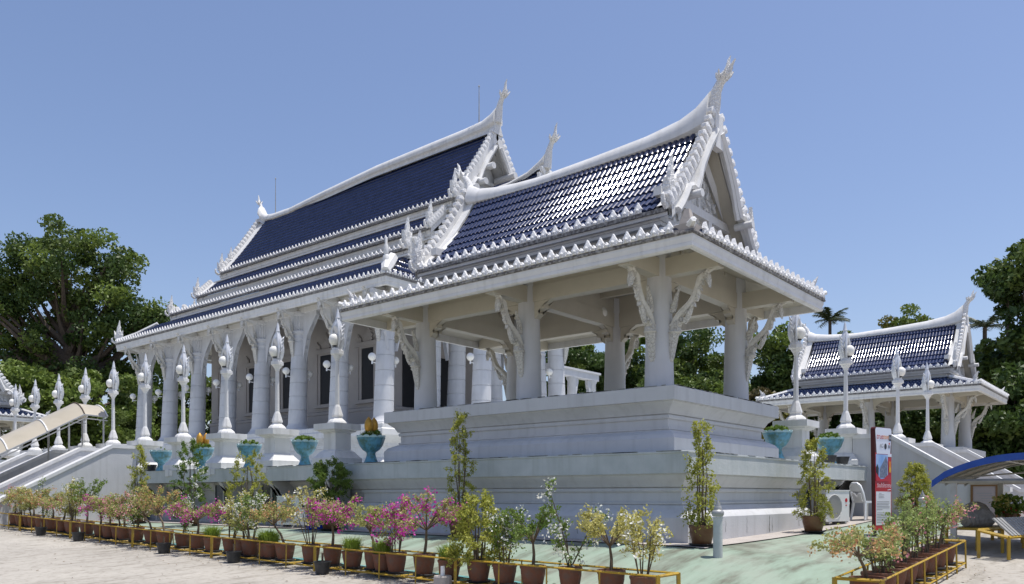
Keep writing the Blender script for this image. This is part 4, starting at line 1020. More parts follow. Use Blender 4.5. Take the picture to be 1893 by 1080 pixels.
def tree(name, label, base, blobs, cl_r, per, ls, mats, trunk_r=.3, group='trees beyond the temple', nlimb=26, squash=.7, fork=.4):
    T = empty(name, label, 'tree', base, 0, group)
    b = np.array(base); CL = []
    for cx, cy, cz, rx, ry, rz, n in blobs:
        c = ball(n, (rx, ry, rz), .35) + np.array((cx, cy, cz)); CL.append(c)
    CL = np.concatenate(CL); Vs = []; Fs = []; Ms = []; off = 0
    for c in CL:
        k_ = int(per * NR.uniform(.6, 1.4)); rr = cl_r * NR.uniform(.65, 1.35)
        P = c + ball(k_, (rr, rr, rr * squash), .3); V, F = leaves(P, ls, up=.3)
        Vs.append(V); Fs.append(F + off); off += len(V); Ms.append(np.full(len(F), NR.choice(len(mats), p=[.5, .33, .17][:len(mats)] if len(mats) == 3 else None)))
    np_obj('crown', np.concatenate(Vs), np.concatenate(Fs), mats, T, np.concatenate(Ms))
    m = MB(); top = CL[:, 2].max(); zmin = CL[:, 2].min(); fz = max(zmin * .6, top * fork * .6)
    cxm, cym = CL[:, 0].mean(), CL[:, 1].mean()
    tr = [(0, 0, -.5), (R.uniform(-.1, .1), R.uniform(-.1, .1), fz * .5), (cxm * .3, cym * .3, fz), (cxm * .7, cym * .7, (fz + top * .8) / 2), (cxm, cym, top * .8)]
    m.tube(tr, [trunk_r * 1.25, trunk_r, trunk_r * .85, trunk_r * .5, trunk_r * .12], 8)
    for c in CL[NR.permutation(len(CL))[:nlimb]]:
        t_ = min(.95, max(0.0, (c[2] - fz) / (top * .8 - fz + 1e-6) - .35)); a = Vector(tr[2]).lerp(Vector(tr[4]), max(0, t_)); e = Vector(c)
        mid = a.lerp(e, .5) + Vector((R.uniform(-.3, .3), R.uniform(-.3, .3), -.1 * (e - a).length))
        m.tube([a, a.lerp(mid, .5), mid, mid.lerp(e, .5) + Vector((0, 0, .1)), e], [trunk_r * .42, trunk_r * .32, trunk_r * .22, trunk_r * .13, trunk_r * .05], 5)
    m.obj('trunk', 'bark', T, 60)
    return T

# ------------------------------------------------------------------ trees
tree('broad_tree', 'huge broad dark green tree with open rounded crown behind the covered stairs', (12.8, 55.0, .9), [(0.0, -0.0, 16.700000000000003, 4.3, 3.87, 3.4, 60), (-2.43, 2.92, 14.1, 3.4, 3.06, 3.2, 40), (2.18, -2.61, 13.5, 3.0, 2.7, 2.7, 42), (3.46, -4.15, 12.0, 1.7, 1.53, 1.7, 18), (-3.33, 3.99, 10.299999999999999, 3.0, 2.7, 2.2, 26), (-0.19, 0.23, 10.1, 3.6, 3.24, 2.0, 30), (-5.44, 6.53, 13.6, 3.0, 2.7, 4.0, 28), (2.05, -2.46, 9.299999999999999, 1.6, 1.4400000000000002, 0.9, 8)], 1.0, 210, .29, ['t_dark', 't_mid', 't_lite'], .75, nlimb=90, squash=.7)
TR = [('B1', 8.5, 50.4, 9.6, 2.9), ('B2', 11.9, 49.4, 9.9, 3.2), ('B3', 17.3, 52.3, 10.6, 2.6), ('B4', 21.5, 51.3, 11.0, 2.4), ('B5', 26.5, 50.5, 12.0, 2.6),
      ('C1', 41.8, 26.0, 13.0, 2.2), ('C2', 40.5, 21.3, 13.2, 2.5), ('C3', 49.2, 23.4, 12.6, 2.1), ('C4', 36.9, 21.0, 9.0, 1.7), ('C5', 37.7, 18.5, 9.0, 1.7), ('C6', 37.5, 27.5, 12.6, 2.4), ('C7', 39.5, 30.5, 12.8, 2.6),
      ('D1', 49.3, 20.2, 10.2, 2.2), ('D2', 43.8, 15.8, 12.4, 1.8), ('D3', 38.1, 14.8, 7.4, 1.7), ('D4', 69.8, 14.3, 18.2, 2.4), ('D5', 63.8, 18.4, 15.6, 3.0),
      ('E1', 49.8, 16.5, 9.4, 2.6), ('E2', 50.3, 12.7, 9.4, 2.5), ('E3', 52.9, 9.6, 9.6, 2.6), ('E4', 53.0, 6.4, 9.8, 2.4),
      ('R1', 46.2, 2.0, 11.0, 2.2), ('R2', 43.2, 1.0, 15.2, 2.1), ('R3', 43.3, -1.2, 16.0, 2.6), ('R4', 38.8, 1.2, 7.6, 2.2), ('R5', 41.0, -2.0, 11.5, 2.4)]
KIND = {'B': ['t_lite', 't_mid', 't_lite'], 'C': ['t_dark', 't_mid', 't_lite'], 'D': ['t_mid', 't_dark', 't_lite'], 'E': ['t_dark', 't_mid', 't_dark'], 'R': ['t_dark', 't_mid', 't_mid']}
TL = {'B1': 'bushy green tree low behind the beige canopy at far left', 'B2': 'bushy green tree between the lamp posts and the temple end', 'B3': 'green tree seen past the rear columns of the temple', 'B4': 'green tree half hidden by the temple columns at the rear', 'B5': 'green tree behind the temple wall at the rear',
      'C1': 'dark tree seen between the middle columns of the near pavilion', 'C2': 'tall dark rounded tree seen through the right bay of the near pavilion', 'C3': 'paler tree right of the tall dark one through the pavilion bay', 'C4': 'low bright green tree at the foot of the dark tree in the pavilion bay', 'C5': 'bright bushy tree beside the right front pavilion column', 'C6': 'green tree behind the temple porch', 'C7': 'green tree farther back behind the temple porch',
      'D1': 'low green tree just right of the near pavilion column', 'D2': 'dark rounded tree behind the lamp post right of the near pavilion', 'D3': 'brown and yellowing bush behind the lamp post right of the near pavilion', 'D4': 'yellow green treetop above the middle of the far pavilion ridge', 'D5': 'green treetop under the palm behind the far pavilion ridge',
      'E1': 'dark tree seen through the left bay of the far pavilion', 'E2': 'dark tree seen through the middle bay of the far pavilion', 'E3': 'dark tree seen behind the right columns of the far pavilion', 'E4': 'dark tree just right of the far pavilion columns',
      'R1': 'dense dark tree right behind the far pavilion gable', 'R2': 'tall dark tree at the right edge', 'R3': 'tallest dark tree cut by the right edge', 'R4': 'low dark tree above the blue canopy', 'R5': 'dark tree filling the right edge below the tall one'}
for n_, x, y, h, hw in TR:
    ms = KIND[n_[0]]
    if n_ in ('C4', 'C5', 'D1'): ms = ['t_mid', 't_lite', 't_lite']
    if n_ == 'D3': ms = ['t_brown', 't_yel', 't_mid']
    if n_ == 'D4': ms = ['t_lite', 't_yel', 't_mid']
    bl = [(0, 0, h - hw * .9, hw, hw, hw * .9, 18), (R.uniform(-.4, .4), R.uniform(-.4, .4), h * .62, hw * 1.2, hw * 1.15, h * .26, 30), (0, 0, h * .30, hw * 1.2, hw * 1.1, h * .27, 26)]
    tree('tree', TL[n_], (x, y, .8), bl, .85, 260, .30 if n_[0] in 'BCDE' else .34, ms, .2, nlimb=10)
def palm(label, base, h, n=18, L=2.6):
    T = empty('palm_tree', label, 'palm', base, 0, 'palms beyond the temple'); m = MB()
    m.tube([(0, 0, -.3), (.1, .05, h * .5), (0, 0, h)], [.22, .16, .13], 8); m.obj('trunk', 'bark', T, 60)
    m = MB()
    for k_ in range(n):
        a = 2 * pi * k_ / n + R.uniform(-.2, .2); el = R.uniform(.2, 1.5); ll = L * R.uniform(.8, 1.1); pts = []
        for i in range(9):
            t_ = i / 8; e = el - t_ * t_ * 1.5; 
            pts.append((cos(a) * ll * t_ * cos(el * .6) , sin(a) * ll * t_ * cos(el * .6), h + ll * (sin(el) * t_ - .42 * t_ * t_)))
        m.tube(pts, [.035] * 4 + [.02] * 5, 4)
        for i in range(1, 9):
            for w_ in (.0, .5):
                if i + w_ > 8: continue
                i0 = int(i); p0 = Vector(pts[min(8, i0)]).lerp(Vector(pts[min(8, i0 + 1)]), w_); tg = (Vector(pts[min(8, i0 + 1)]) - Vector(pts[i0 - 1])).normalized(); sd = tg.cross(Vector((0, 0, 1))).normalized()
                for s in (-1, 1):
                    l_ = .62 * (1 - abs(i / 8 - .45)); q = p0 + sd * s * l_ * .8 + tg * l_ * .5 - Vector((0, 0, l_ * R.uniform(.25, .6)))
                    m.add([p0 - tg * .05, p0 + tg * .05, q], [(0, 1, 2)])
    m.obj('fronds', 'palm', T)
palm('ragged coconut palm above the left end of the far pavilion roof', (55.3, 16.1, .8), 15.0, 20, 1.75)
palm('palm with drooping fronds before the dark trees right of the far pavilion', (50.8, 4.3, .8), 12.2, 18, 1.9)
palm('tall palm rising among the dark trees at the right edge', (46.0, 2.2, .8), 14.2, 16, 1.8)

# ------------------------------------------------------------------ pots and shrubs
def pot(T, r, h, mt='terra', saucer=True, sq=False, z0=0.0):
    m = MB()
    m.lathe((0, 0, z0), [(r * .70, 0), (r * .74, .01), (r * .93, h * .62), (r * .95, h * .82), (r * 1.0, h * .86), (r * 1.03, h * .93), (r * 1.0, h), (r * .88, h), (r * .86, h * .85)], 16, cap=False); o = m.obj('pot', mt, T, 45)
    m = MB(); m.lathe((0, 0, z0), [(r * .86, h * .84), (r * .01, h * .87)], 14, cap=False); m.obj('soil', 'soil', T)
    if saucer:
        m = MB(); m.lathe((0, 0, z0 - .03), [(r * .8, 0), (r * 1.05, .035), (r * 1.0, .04), (r * .75, .015)], 14, cap=True); m.obj('saucer', 'blackpot', T, 40)
def shrub(kind, label, x, y, z, r, h, H, W, lean=(0, 0), group='potted shrubs in the yellow rack', mt='terra', saucer=True, dens=1.0):
    # kind: (leaf material, flower material or None, flower share, form)
    lm, fm, fs, form = kind
    T = empty('potted_shrub', label, 'potted plant', (x, y, z), 0, group)
    pot(T, r, h, mt, saucer); m = MB(); tips = []
    top = H - h
    if form == 'tree':          # single leaning trunk, spreading head
        k = Vector((lean[0], lean[1], h + top * .42)); m.tube([(0, 0, h * .8), (lean[0] * .45 + .02, lean[1] * .45, h + top * .2), k], [.027, .021, .016], 6)
        for i in range(11):
            a = 2 * pi * i / 11 + R.uniform(-.3, .3); e = Vector((k.x + cos(a) * W * R.uniform(.25, .5), k.y + sin(a) * W * R.uniform(.25, .5), h + top * R.uniform(.5, .98)))
            m.tube([k, k.lerp(e, .5) + Vector((0, 0, .04)), e], [.012, .008, .004], 4); tips += [e, k.lerp(e, .65)]
    elif form == 'stems':       # several upright thin stems
        for i in range(7):
            a = 2 * pi * i / 7 + R.uniform(-.4, .4); rr = W * .5 * R.uniform(.2, 1); e = Vector((cos(a) * rr + lean[0], sin(a) * rr + lean[1], h + top * R.uniform(.65, 1.0))); s = Vector((cos(a) * r * .3, sin(a) * r * .3, h * .8))
            m.tube([s, s.lerp(e, .5) + Vector((R.uniform(-.03, .03), R.uniform(-.03, .03), .05)), e], [.011, .008, .004], 4)
            for t_ in (.5, .66, .8, .9, 1.0): tips.append(s.lerp(e, t_))
    elif form == 'spire':       # one thin tall stem, sparse sprays
        for i in range(4):
            e = Vector((R.uniform(-.5, .5) * W, R.uniform(-.5, .5) * W, h + top * (1.0 if i == 0 else R.uniform(.4, .75)))); s = Vector((R.uniform(-.04, .04), R.uniform(-.04, .04), h * .8)); m.tube([s, s.lerp(e, .5) + Vector((.02, 0, 0)), e], [.012, .009, .004], 4)
            for t_ in (.35, .5, .62, .74, .86, .94, 1.0): tips.append(s.lerp(e, t_) + Vector((R.uniform(-.07, .07), R.uniform(-.07, .07), 0)))
    elif form == 'column':      # clipped columnar bush
        for i in range(5):
            a = 2 * pi * i / 5; m.tube([(cos(a) * .05, sin(a) * .05, h * .8), (cos(a) * W * .13 + R.uniform(-.04, .04), sin(a) * W * .13, h + top * .25), (cos(a) * W * .16 + R.uniform(-.05, .05), sin(a) * W * .16, h + top * .5), (cos(a) * .04, sin(a) * .04, h + top * R.uniform(.7, .95))], [.018, .013, .009, .003], 5)
        n = int(84 * dens)
        for i in range(n):
            t_ = (i + .5) / n; wv = W * .5 * (1.0 if t_ < .42 else (1 - (t_ - .42) * 1.0)) * R.uniform(.45, 1.0); a = R.uniform(0, 2 * pi); tips.append(Vector((cos(a) * wv, sin(a) * wv, h + top * (.02 + .98 * t_ ** 1.15))))
    elif form == 'globe':
        m.tube([(0, 0, h * .8), (.02, .01, h + top * .35)], [.03, .025], 6)
        for i in range(8):
            a = 2 * pi * i / 8; e = Vector((cos(a) * W * .35, sin(a) * W * .35, h + top * R.uniform(.5, .95))); m.tube([(.02, .01, h + top * .3), e], [.014, .005], 4)
        for q in ball(int(34 * dens), (W * .48, W * .48, top * .36), .45): tips.append(Vector((q[0], q[1], h + top * .62 + q[2])))
    m.obj('stems', 'stem', T)
    P = []; Fp = []; tw = MB(); cz = h + top * .45
    ns, ll = {'tree': (3, .20), 'stems': (2, .15), 'spire': (2, .11), 'column': (2, .14), 'globe': (3, .16)}[form]; nl = int({'tree': 26, 'stems': 18, 'spire': 13, 'column': 24, 'globe': 26}[form] * dens)
    for t_ in tips:
        c = np.array(t_)
        for q in range(ns):
            d = np.array((c[0] - lean[0] * .8, c[1] - lean[1] * .8, (c[2] - cz) * .8)) * 1.3 + NR.normal(size=3) * .22 + np.array((0, 0, .22)); d /= np.linalg.norm(d) + 1e-9
            L_ = ll * R.uniform(.5, 1.5); t2 = NR.uniform(0, 1, nl)[:, None]; droop = np.array((0, 0, -.35 * L_))
            P.append(c + d * L_ * t2 + droop * t2 * t2 + NR.normal(size=(nl, 3)) * .024)
            if R.random() < .5: e = c + d * L_ + droop; tw.tube([tuple(c), tuple(c + d * L_ * .5 + droop * .25), tuple(e)], [.005, .0035, .0015], 3)
            if fm and R.random() < fs: e = c + d * L_ * R.uniform(.6, 1.0) + droop; k_ = R.randint(8, 22) if fm == 'pinkb' else R.randint(6, 16); Fp.append(e + NR.normal(size=(k_, 3)) * .038)
    if tw.v: tw.obj('twigs', 'stem', T)['kind'] = 'stuff'
    V, F = leaves(np.concatenate(P), .040, asp=.62, up=.5); np_obj('foliage', V, F, lm, T)
    if Fp: V, F = leaves(np.concatenate(Fp), .034, asp=.95, up=.4); np_obj('blossoms', V, F, fm, T)
    return T
def grass_pot(label, x, y, z, r, h):
    T = empty('potted_grass', label, 'potted plant', (x, y, z), 0, 'tufts of grass in terracotta pots in the rack'); pot(T, r, h)
    n = 420; a = NR.uniform(0, 2 * pi, n); q = NR.uniform(0, r * .8, n); L = NR.uniform(.16, .32, n); tl = NR.uniform(.1, .75, n)
    b0 = np.stack([cos_(a) * q, sin_(a) * q, np.full(n, h * .85)], 1); out = np.stack([cos_(a), sin_(a), np.zeros(n)], 1); sd_ = np.stack([-sin_(a), cos_(a), np.zeros(n)], 1) * .006
    mid = b0 + out * (L * tl * .4)[:, None] + np.array((0, 0, 1)) * (L * .65)[:, None]; tip = b0 + out * (L * tl * 1.1)[:, None] + np.array((0, 0, 1)) * (L * (1.0 - tl * .35))[:, None]
    V = np.stack([b0 - sd_, b0 + sd_, mid + sd_ * .8, mid - sd_ * .8, mid - sd_ * .8, mid + sd_ * .8, tip + sd_ * .1, tip - sd_ * .1], 1).reshape(-1, 3)
    np_obj('blades', V, np.arange(n * 8).reshape(-1, 4), 'grass', T)
cos_, sin_ = np.cos, np.sin
XR = -3.55
def rz(y): return G(XR, y) + .10
# (y along rack, kind, H, W, leanY, label)
K = {'br': ('leaf_p', 'peach', .5, 'tree'), 'pk': ('leaf_p', 'palep', .55, 'tree'), 'mg': ('leaf_p', 'pinkb', .9, 'tree'), 'pe': ('leaf_p', 'peach', .7, 'tree'), 'wy': ('leaf_y', 'whiteb', .35, 'stems'), 'wg': ('leaf_g', 'whiteb', .5, 'stems'), 'ws': ('leaf_g', 'whiteb', .6, 'spire'), 'gr': ('leaf_g', None, 0, 'tree'), 'yv': ('leaf_y', None, 0, 'tree'), 'mgs': ('leaf_p', 'pinkb', .6, 'stems'), 'to': ('leaf_yg', None, 0, 'column'), 'pa': ('leaf_p', None, 0, 'tree'), 'gs': ('leaf_lg', 'palep', .05, 'stems')}
PL = [(18.75, 'pk', .95, .7, 0, 'pale pink shrub at the far left end of the long rack'), (18.1, 'wy', 1.05, .6, 0, 'yellow white shrub second from the far left end of the rack'), (17.4, 'pe', .95, .8, .1, 'peach coloured spreading shrub near the far left end'), (16.75, 'ws', 1.25, .4, 0, 'thin tall white flowering shrub behind pink ones near the left end'), (16.1, 'pe', .95, .7, 0, 'orange pink shrub left of the mauve one'),
      (15.4, 'pk', .9, .9, -.15, 'mauve pink spreading shrub leaning left'), (14.8, 'wy', 1.25, .45, 0, 'pale yellow tall shrub behind the mauve one'), (14.1, 'gr', 1.25, .7, 0, 'plain green open shrub in the left third of the rack'), (13.4, 'mg', .85, .6, 0, 'small shrub with a few magenta blooms right of the plain green one'), (12.85, 'pa', .85, .6, 0, 'short dull green shrub before the left columnar bush'),
      (12.2, 'pk', .95, .65, .1, 'brownish pink shrub right of the left columnar bush'), (11.6, 'wg', .9, .5, 0, 'white flowering shrub beside the leaning pink shrub'), (10.9, 'pk', .95, .8, .35, 'pink and white shrub on a long leaning trunk'), (10.25, 'pe', 1.15, .8, .3, 'peach topped shrub on a dark leaning trunk'), (9.6, 'ws', 1.55, .5, 0, 'tall thin shrub with many white flowers above the magenta one'),
      (8.95, 'mg', .95, .9, 0, 'bright magenta bushy shrub in the left half'), (7.75, 'wy', 1.1, .6, -.25, 'yellow green shrub on a curved dark trunk'), (7.0, 'wg', 1.05, .65, 0, 'cream and white shrub left of the leaning peach one'), (5.95, 'pe', 1.05, .95, .35, 'peach and cream shrub whose trunk leans left from its pot'), (5.2, 'wy', 1.2, .75, 0, 'yellow white shrub before the blue crate'),
      (4.65, 'mg', 1.1, .85, 0, 'vivid magenta shrub in front of the round green bush'), (3.65, 'pa', 1.0, .6, .1, 'sparse pale brown shrub left of the pink pair'), (3.05, 'mgs', 1.05, .65, 0, 'pink and white shrub with upright stems'), (2.5, 'mg', 1.15, .95, -.05, 'spreading magenta shrub with arching shoots'), (1.35, 'to', 1.15, .75, 0, 'bushy yellow green shrub before the tall columnar bush'),
      (.9, 'wg', .95, .6, 0, 'white flowered green shrub right of the bushy one'), (.4, 'gr', .98, .65, 0, 'plain green two armed shrub in the right half'), (-.18, 'ws', 1.35, .55, 0, 'tall white flowered shrub in a cylinder pot'), (-.8, 'yv', .98, .75, .02, 'dense yellow variegated shrub near the right end'), (-1.28, 'wy', .95, .5, 0, 'slender yellow and white shrub at the right end of the long rack')]
for y, kk, H, W, ln, lb in PL:
    sc = 1.0; rr = R.uniform(.155, .18)
    shrub(K[kk], lb, XR + R.uniform(-.04, .04), y, rz(y), rr, R.uniform(.26, .32), H, W, (0, ln), dens=1.15 if kk in ('yv', 'mg', 'to') else .9)
for y, lb in ((8.35, 'grass tuft right of the bright magenta shrub'), (6.95 - .45, 'grass tuft left of the leaning peach shrub'), (6.2 - .72 + .9, 'dense grass tuft before the leaning peach shrub'), (4.1, 'grass tuft right of the vivid magenta shrub'), (3.45 - .1, 'short grass tuft beside the pale brown shrub'), (1.92, 'large grass tuft right of the arching magenta shrub')):
    grass_pot('terracotta pot of bright ' + lb, XR - .03, y, rz(y), .17, .26)
for i, y in ((0, 17.75), (2, 15.1), (4, 12.5), (7, 7.4)):
    shrub(K['pa'], 'low dull shrub filling the gap, number %d of the back row from the left' % (i + 1) if False else ['low dull shrub behind the yellow white one at far left', 'low dull shrub between the thin white one and the orange pink one', 'low dull shrub under the mauve pink one', 'low dull shrub right of the plain green one', 'low dull shrub before the left columnar bush foot', 'low dull shrub under the pink and white leaning one', 'low dull shrub left of the tall thin white one', 'low dull shrub under the cream and white one'][i], XR + .05, y, rz(y), .17, .27, .62, .4, (0, 0), dens=.6)
# second rack, right
YR2 = -3.45
def rz2(x): return G(x, YR2) + .10
for x, kk, H, W, lx, lb in [(-2.3, 'br', .88, .9, -.32, 'pinkish brown sprawling shrub at the left end of the short rack'), (-1.85, 'gs', .66, .36, 0, 'thin green stemmed shrub under the sign board'), (-1.4, 'gs', .74, .4, 0, 'thin green stemmed shrub just right of the sign board'), (-.85, 'gs', 1.02, .42, 0, 'third thin green shrub along the short rack'), (-.35, 'gs', .86, .45, .05, 'leafy shrub on a thicker trunk midway along the short rack'), (.25, 'gs', 1.0, .45, 0, 'thin green shrub right of the thicker trunk'), (.8, 'gs', .92, .45, 0, 'leafy shrub second from the right end of the short rack'), (1.35, 'pk', .85, .55, .1, 'pink tinged shrub at the right end of the short rack')]:
    shrub(K[kk], lb, x, YR2, rz2(x), .2, .28, H, W, (lx, 0), group='potted shrubs in the short right rack', dens=.62)
# columnar bushes by the wall
def bush(lb, x, y, H, W, kind, r=.24, h=.30, mt='glazed', dens=1.0):
    shrub(kind, lb, x, y, G(x, y) + .05, r, h, H, W, group='clipped bushes in pots along the terrace wall', mt=mt, dens=dens)
YG = ('leaf_yg', None, 0, 'column')
bush('slim columnar yellow green bush left of the stair wall foot', -1.1, 16.6, 2.1, .62, YG)
bush('broad columnar green bush with a narrow top at the left', -1.0, 13.9, 2.15, .95, ('leaf_d', 'whiteb', .06, 'column'), dens=1.3)
bush('rounded tall olive bush with bare twigs before the glazed doors', -1.0, 11.2, 1.75, 1.0, ('leaf_yg', None, 0, 'column'), dens=1.0)
bush('round green bush in a brown pot near the air conditioner', -.5, 8.65, 1.55, .85, ('leaf_g', None, 0, 'globe'), dens=2.0)
bush('tall slender yellow green bush before the middle of the terrace wall', -.62, 4.5, 2.3, .58, YG, dens=1.0)
bush('tall slender sparse bush at the corner of the terrace', -.35, -.42, 1.85, .45, YG, r=.2, dens=.95)
bush('leafy yellow green bush beside the right air conditioner', 4.0, -.62, 1.75, .62, YG, r=.22, dens=1.1)
bush('bright green bush half hidden behind the sign board', 8.8, -1.3, 1.2, .7, ('leaf_yg', None, 0, 'column'), r=.2, dens=1.3)
# small black pots along the rack
for x, y, lb in ((-3.95, 15.76, 'small black pot farthest left before the rack'), (-3.95, 13.57, 'small black pot second from the left before the rack'), (-3.95, 9.54, 'small black pot before the bright magenta shrub'), (-3.95, 6.98, 'small black pot before the cream and white shrub'), (-3.95, 4.39, 'small black pot before the vivid magenta shrub')):
    T = empty('small_pot', lb, 'pot', (x, y, G(x, y)), 0, 'small black pots on the car park side of the rack')
    m = MB(); m.lathe((0, 0, 0), [(.10, 0), (.135, .19), (.145, .195), (.145, .21), (.12, .21), (.115, .17)], 14, cap=False); m.obj('pot', 'blackpot', T, 40)
    m = MB(); m.lathe((0, 0, 0), [(.118, .17), (.01, .18)], 12, cap=False); m.obj('soil', 'soil', T); m = MB(); m.tube([(0, 0, .16), (.01, .01, .34)], .018, 5); m.obj('stump', 'stem', T)
T = empty('concrete_block', 'grey concrete post base with a white pipe before the arching magenta shrub', 'block', (-3.95, 1.69, G(-3.95, 1.69)))
m = MB(); m.lathe((0, 0, 0), [(.13, 0), (.13, .17), (.12, .19)], 12); m.obj('block', 'apron', T); m = MB(); m.tube([(0, 0, .18), (0, 0, .32)], .03, 8); m.obj('pipe', 'plastic', T)
# racks
def rack(label, P, n, dep, thick):
    T = empty('plant_rack', label, 'plant rack', (0, 0, 0), 0, 'yellow steel plant racks'); 
    def pt(s, side, dz):
        x = P[0][0] + (P[1][0] - P[0][0]) * s; y = P[0][1] + (P[1][1] - P[0][1]) * s
        dx, dy = P[1][0] - P[0][0], P[1][1] - P[0][1]; L = hypot(dx, dy); nx_, ny_ = -dy / L, dx / L
        x += nx_ * side; y += ny_ * side; return (x, y, G(P[0][0] + dx * s, P[0][1] + dy * s) + dz)
    S = [i / 16 for i in range(17)]
    for nm, sd_, dz in (('top_rail', dep, .40), ('top_rail', -dep, .40), ('bottom_rail', dep, .07), ('bottom_rail', -dep, .07)):
        m = MB(); m.tube([pt(s, sd_, dz) for s in S], .0135, 4); m.obj(nm, 'yellow', T)
    for s in (0, 1):
        m = MB(); m.bar(pt(s, dep, .40), pt(s, -dep, .40), .028); m.obj('end_rail', 'yellow', T); m = MB(); m.bar(pt(s, dep, .07), pt(s, -dep, .07), .028); m.obj('end_rail', 'yellow', T)
    for i in range(n + 1):
        for sd_ in (dep, -dep):
            m = MB(); w_ = .018 if i % thick else .042; m.bar(pt(i / n, sd_ * 1.04, -.02), pt(i / n, sd_, .41), w_); m.obj('post', 'yellow', T)
    for i in range(n * 2): m = MB(); m.bar(pt(i / (2 * n), dep, .07), pt(i / (2 * n), -dep, .07), .02); m.obj('cross_bar', 'yellow', T)
rack('long yellow steel rack holding the row of potted shrubs', ((XR, -1.6), (XR, 19.2)), 26, .24, 4)
rack('short yellow steel rack of pots at the lower right', ((-2.65, YR2), (1.65, YR2)), 7, .25, 20)

# ------------------------------------------------------------------ blue planters
def planter(label, loc, gold=False, flowers=False, black=False, sc=1.0, n=60):
    T = empty('blue_planter', label, 'planter', loc, R.uniform(0, 1), 'turquoise lotus bowl planters on the terrace')
    m = MB(); z0 = .0
    m.lathe((0, 0, 0), [(.17, 0), (.165, .03), (.12, .14), (.10, .22), (.115, .27)], 18); m.obj('foot', 'blue_p', T, 50)
    m = MB(); m.lathe((0, 0, 0), [(.115, .27), (.19, .32), (.26, .42), (.30, .54), (.325, .60)], 32, cap=False, lobes=12, lob=.035); m.obj('bowl', 'blue_p', T, 50)
    m = MB(); vs = []; nn = 48
    for k_ in range(nn):
        a = 2 * pi * k_ / nn; w_ = .035 * abs(sin(6 * a)) ** .8; 
        for r_, z_ in ((.322, .598), (.335, .625 + w_), (.30, .62 + w_), (.29, .585)): vs.append((r_ * cos(a), r_ * sin(a), z_))
    m.add(vs, [(k_ * 4 + j, ((k_ + 1) % nn) * 4 + j, ((k_ + 1) % nn) * 4 + j + 1, k_ * 4 + j + 1) for k_ in range(nn) for j in range(3)]); m.obj('rim', 'blue_rim', T, 60)
    m = MB(); m.lathe((0, 0, 0), [(.295, .585), (.01, .60)], 18, cap=False); m.obj('soil', 'soil', T)
    P = np.array((0, 0, .66)) + ball(n * 3, (.27, .27, .12), .1); V, F = leaves(P, .085, asp=.8); np_obj('foliage', V, F, 'leaf_d', T)
    if flowers: P = np.array((.05, 0, .66)) + ball(70, (.27, .25, .10), .2); V, F = leaves(P, .07, asp=1); np_obj('blossoms', V, F, 'whiteb', T)
    if gold:
        for dx, dy, s in ((-.06, .05, 1.0), (.10, -.06, .95)):
            m = MB(); m.lathe((dx, dy, .70), [(.05 * s, 0), (.085 * s, .06), (.10 * s, .16), (.095 * s, .24), (.07 * s, .31), (.03 * s, .36), (.005, .39)], 12); m.obj('gold_bud', 'gold', T, 60)
    return T
for y, lb, kw in ((8.35, 'blue bowl planter with two gold buds and white flowers beside the near pavilion', dict(gold=True, flowers=True)), (10.9, 'blue bowl planter second from the near pavilion', {}), (13.4, 'blue bowl planter third from the near pavilion', {}), (15.85, 'blue bowl planter with a pair of gold buds behind its leaves, farther left', dict(gold=True)), (18.3, 'bare blue bowl planter farthest left by the stair wall', dict(n=2)), ):
    planter(lb, (.42, y, 2.376), **kw)
planter('blue bowl planter at the right edge of the near pavilion plinth', (6.0, .9, 2.45), n=90)
planter('blue bowl planter between the two right lamp posts', (8.3, .5, 2.40), n=90)
for x, y, z, r_, h_, lb in ((.32, 18.75, 2.376, .17, .22, 'black pot under the bare blue planter'), (7.85, .35, 2.376, .16, .22, 'dark pot left of the right blue planter foot'), (8.75, .35, 2.376, .18, .22, 'dark pot right of the right blue planter foot'), (-.12, 20.1, 2.39, .14, .16, 'small dark tray at the end of the terrace slab')):
    if 'tray' in lb: continue
    T = empty('dark_pot', lb, 'pot', (x, y, z)); m = MB(); m.lathe((0, 0, 0), [(r_ * .7, 0), (r_, h_ * .9), (r_ * 1.05, h_), (r_ * .9, h_), (r_ * .85, h_ * .8)], 14, cap=False); m.obj('pot', 'blackpot', T, 40); m = MB(); m.lathe((0, 0, 0), [(r_ * .86, h_ * .8), (.01, h_ * .82)], 12, cap=False); m.obj('soil', 'soil', T)

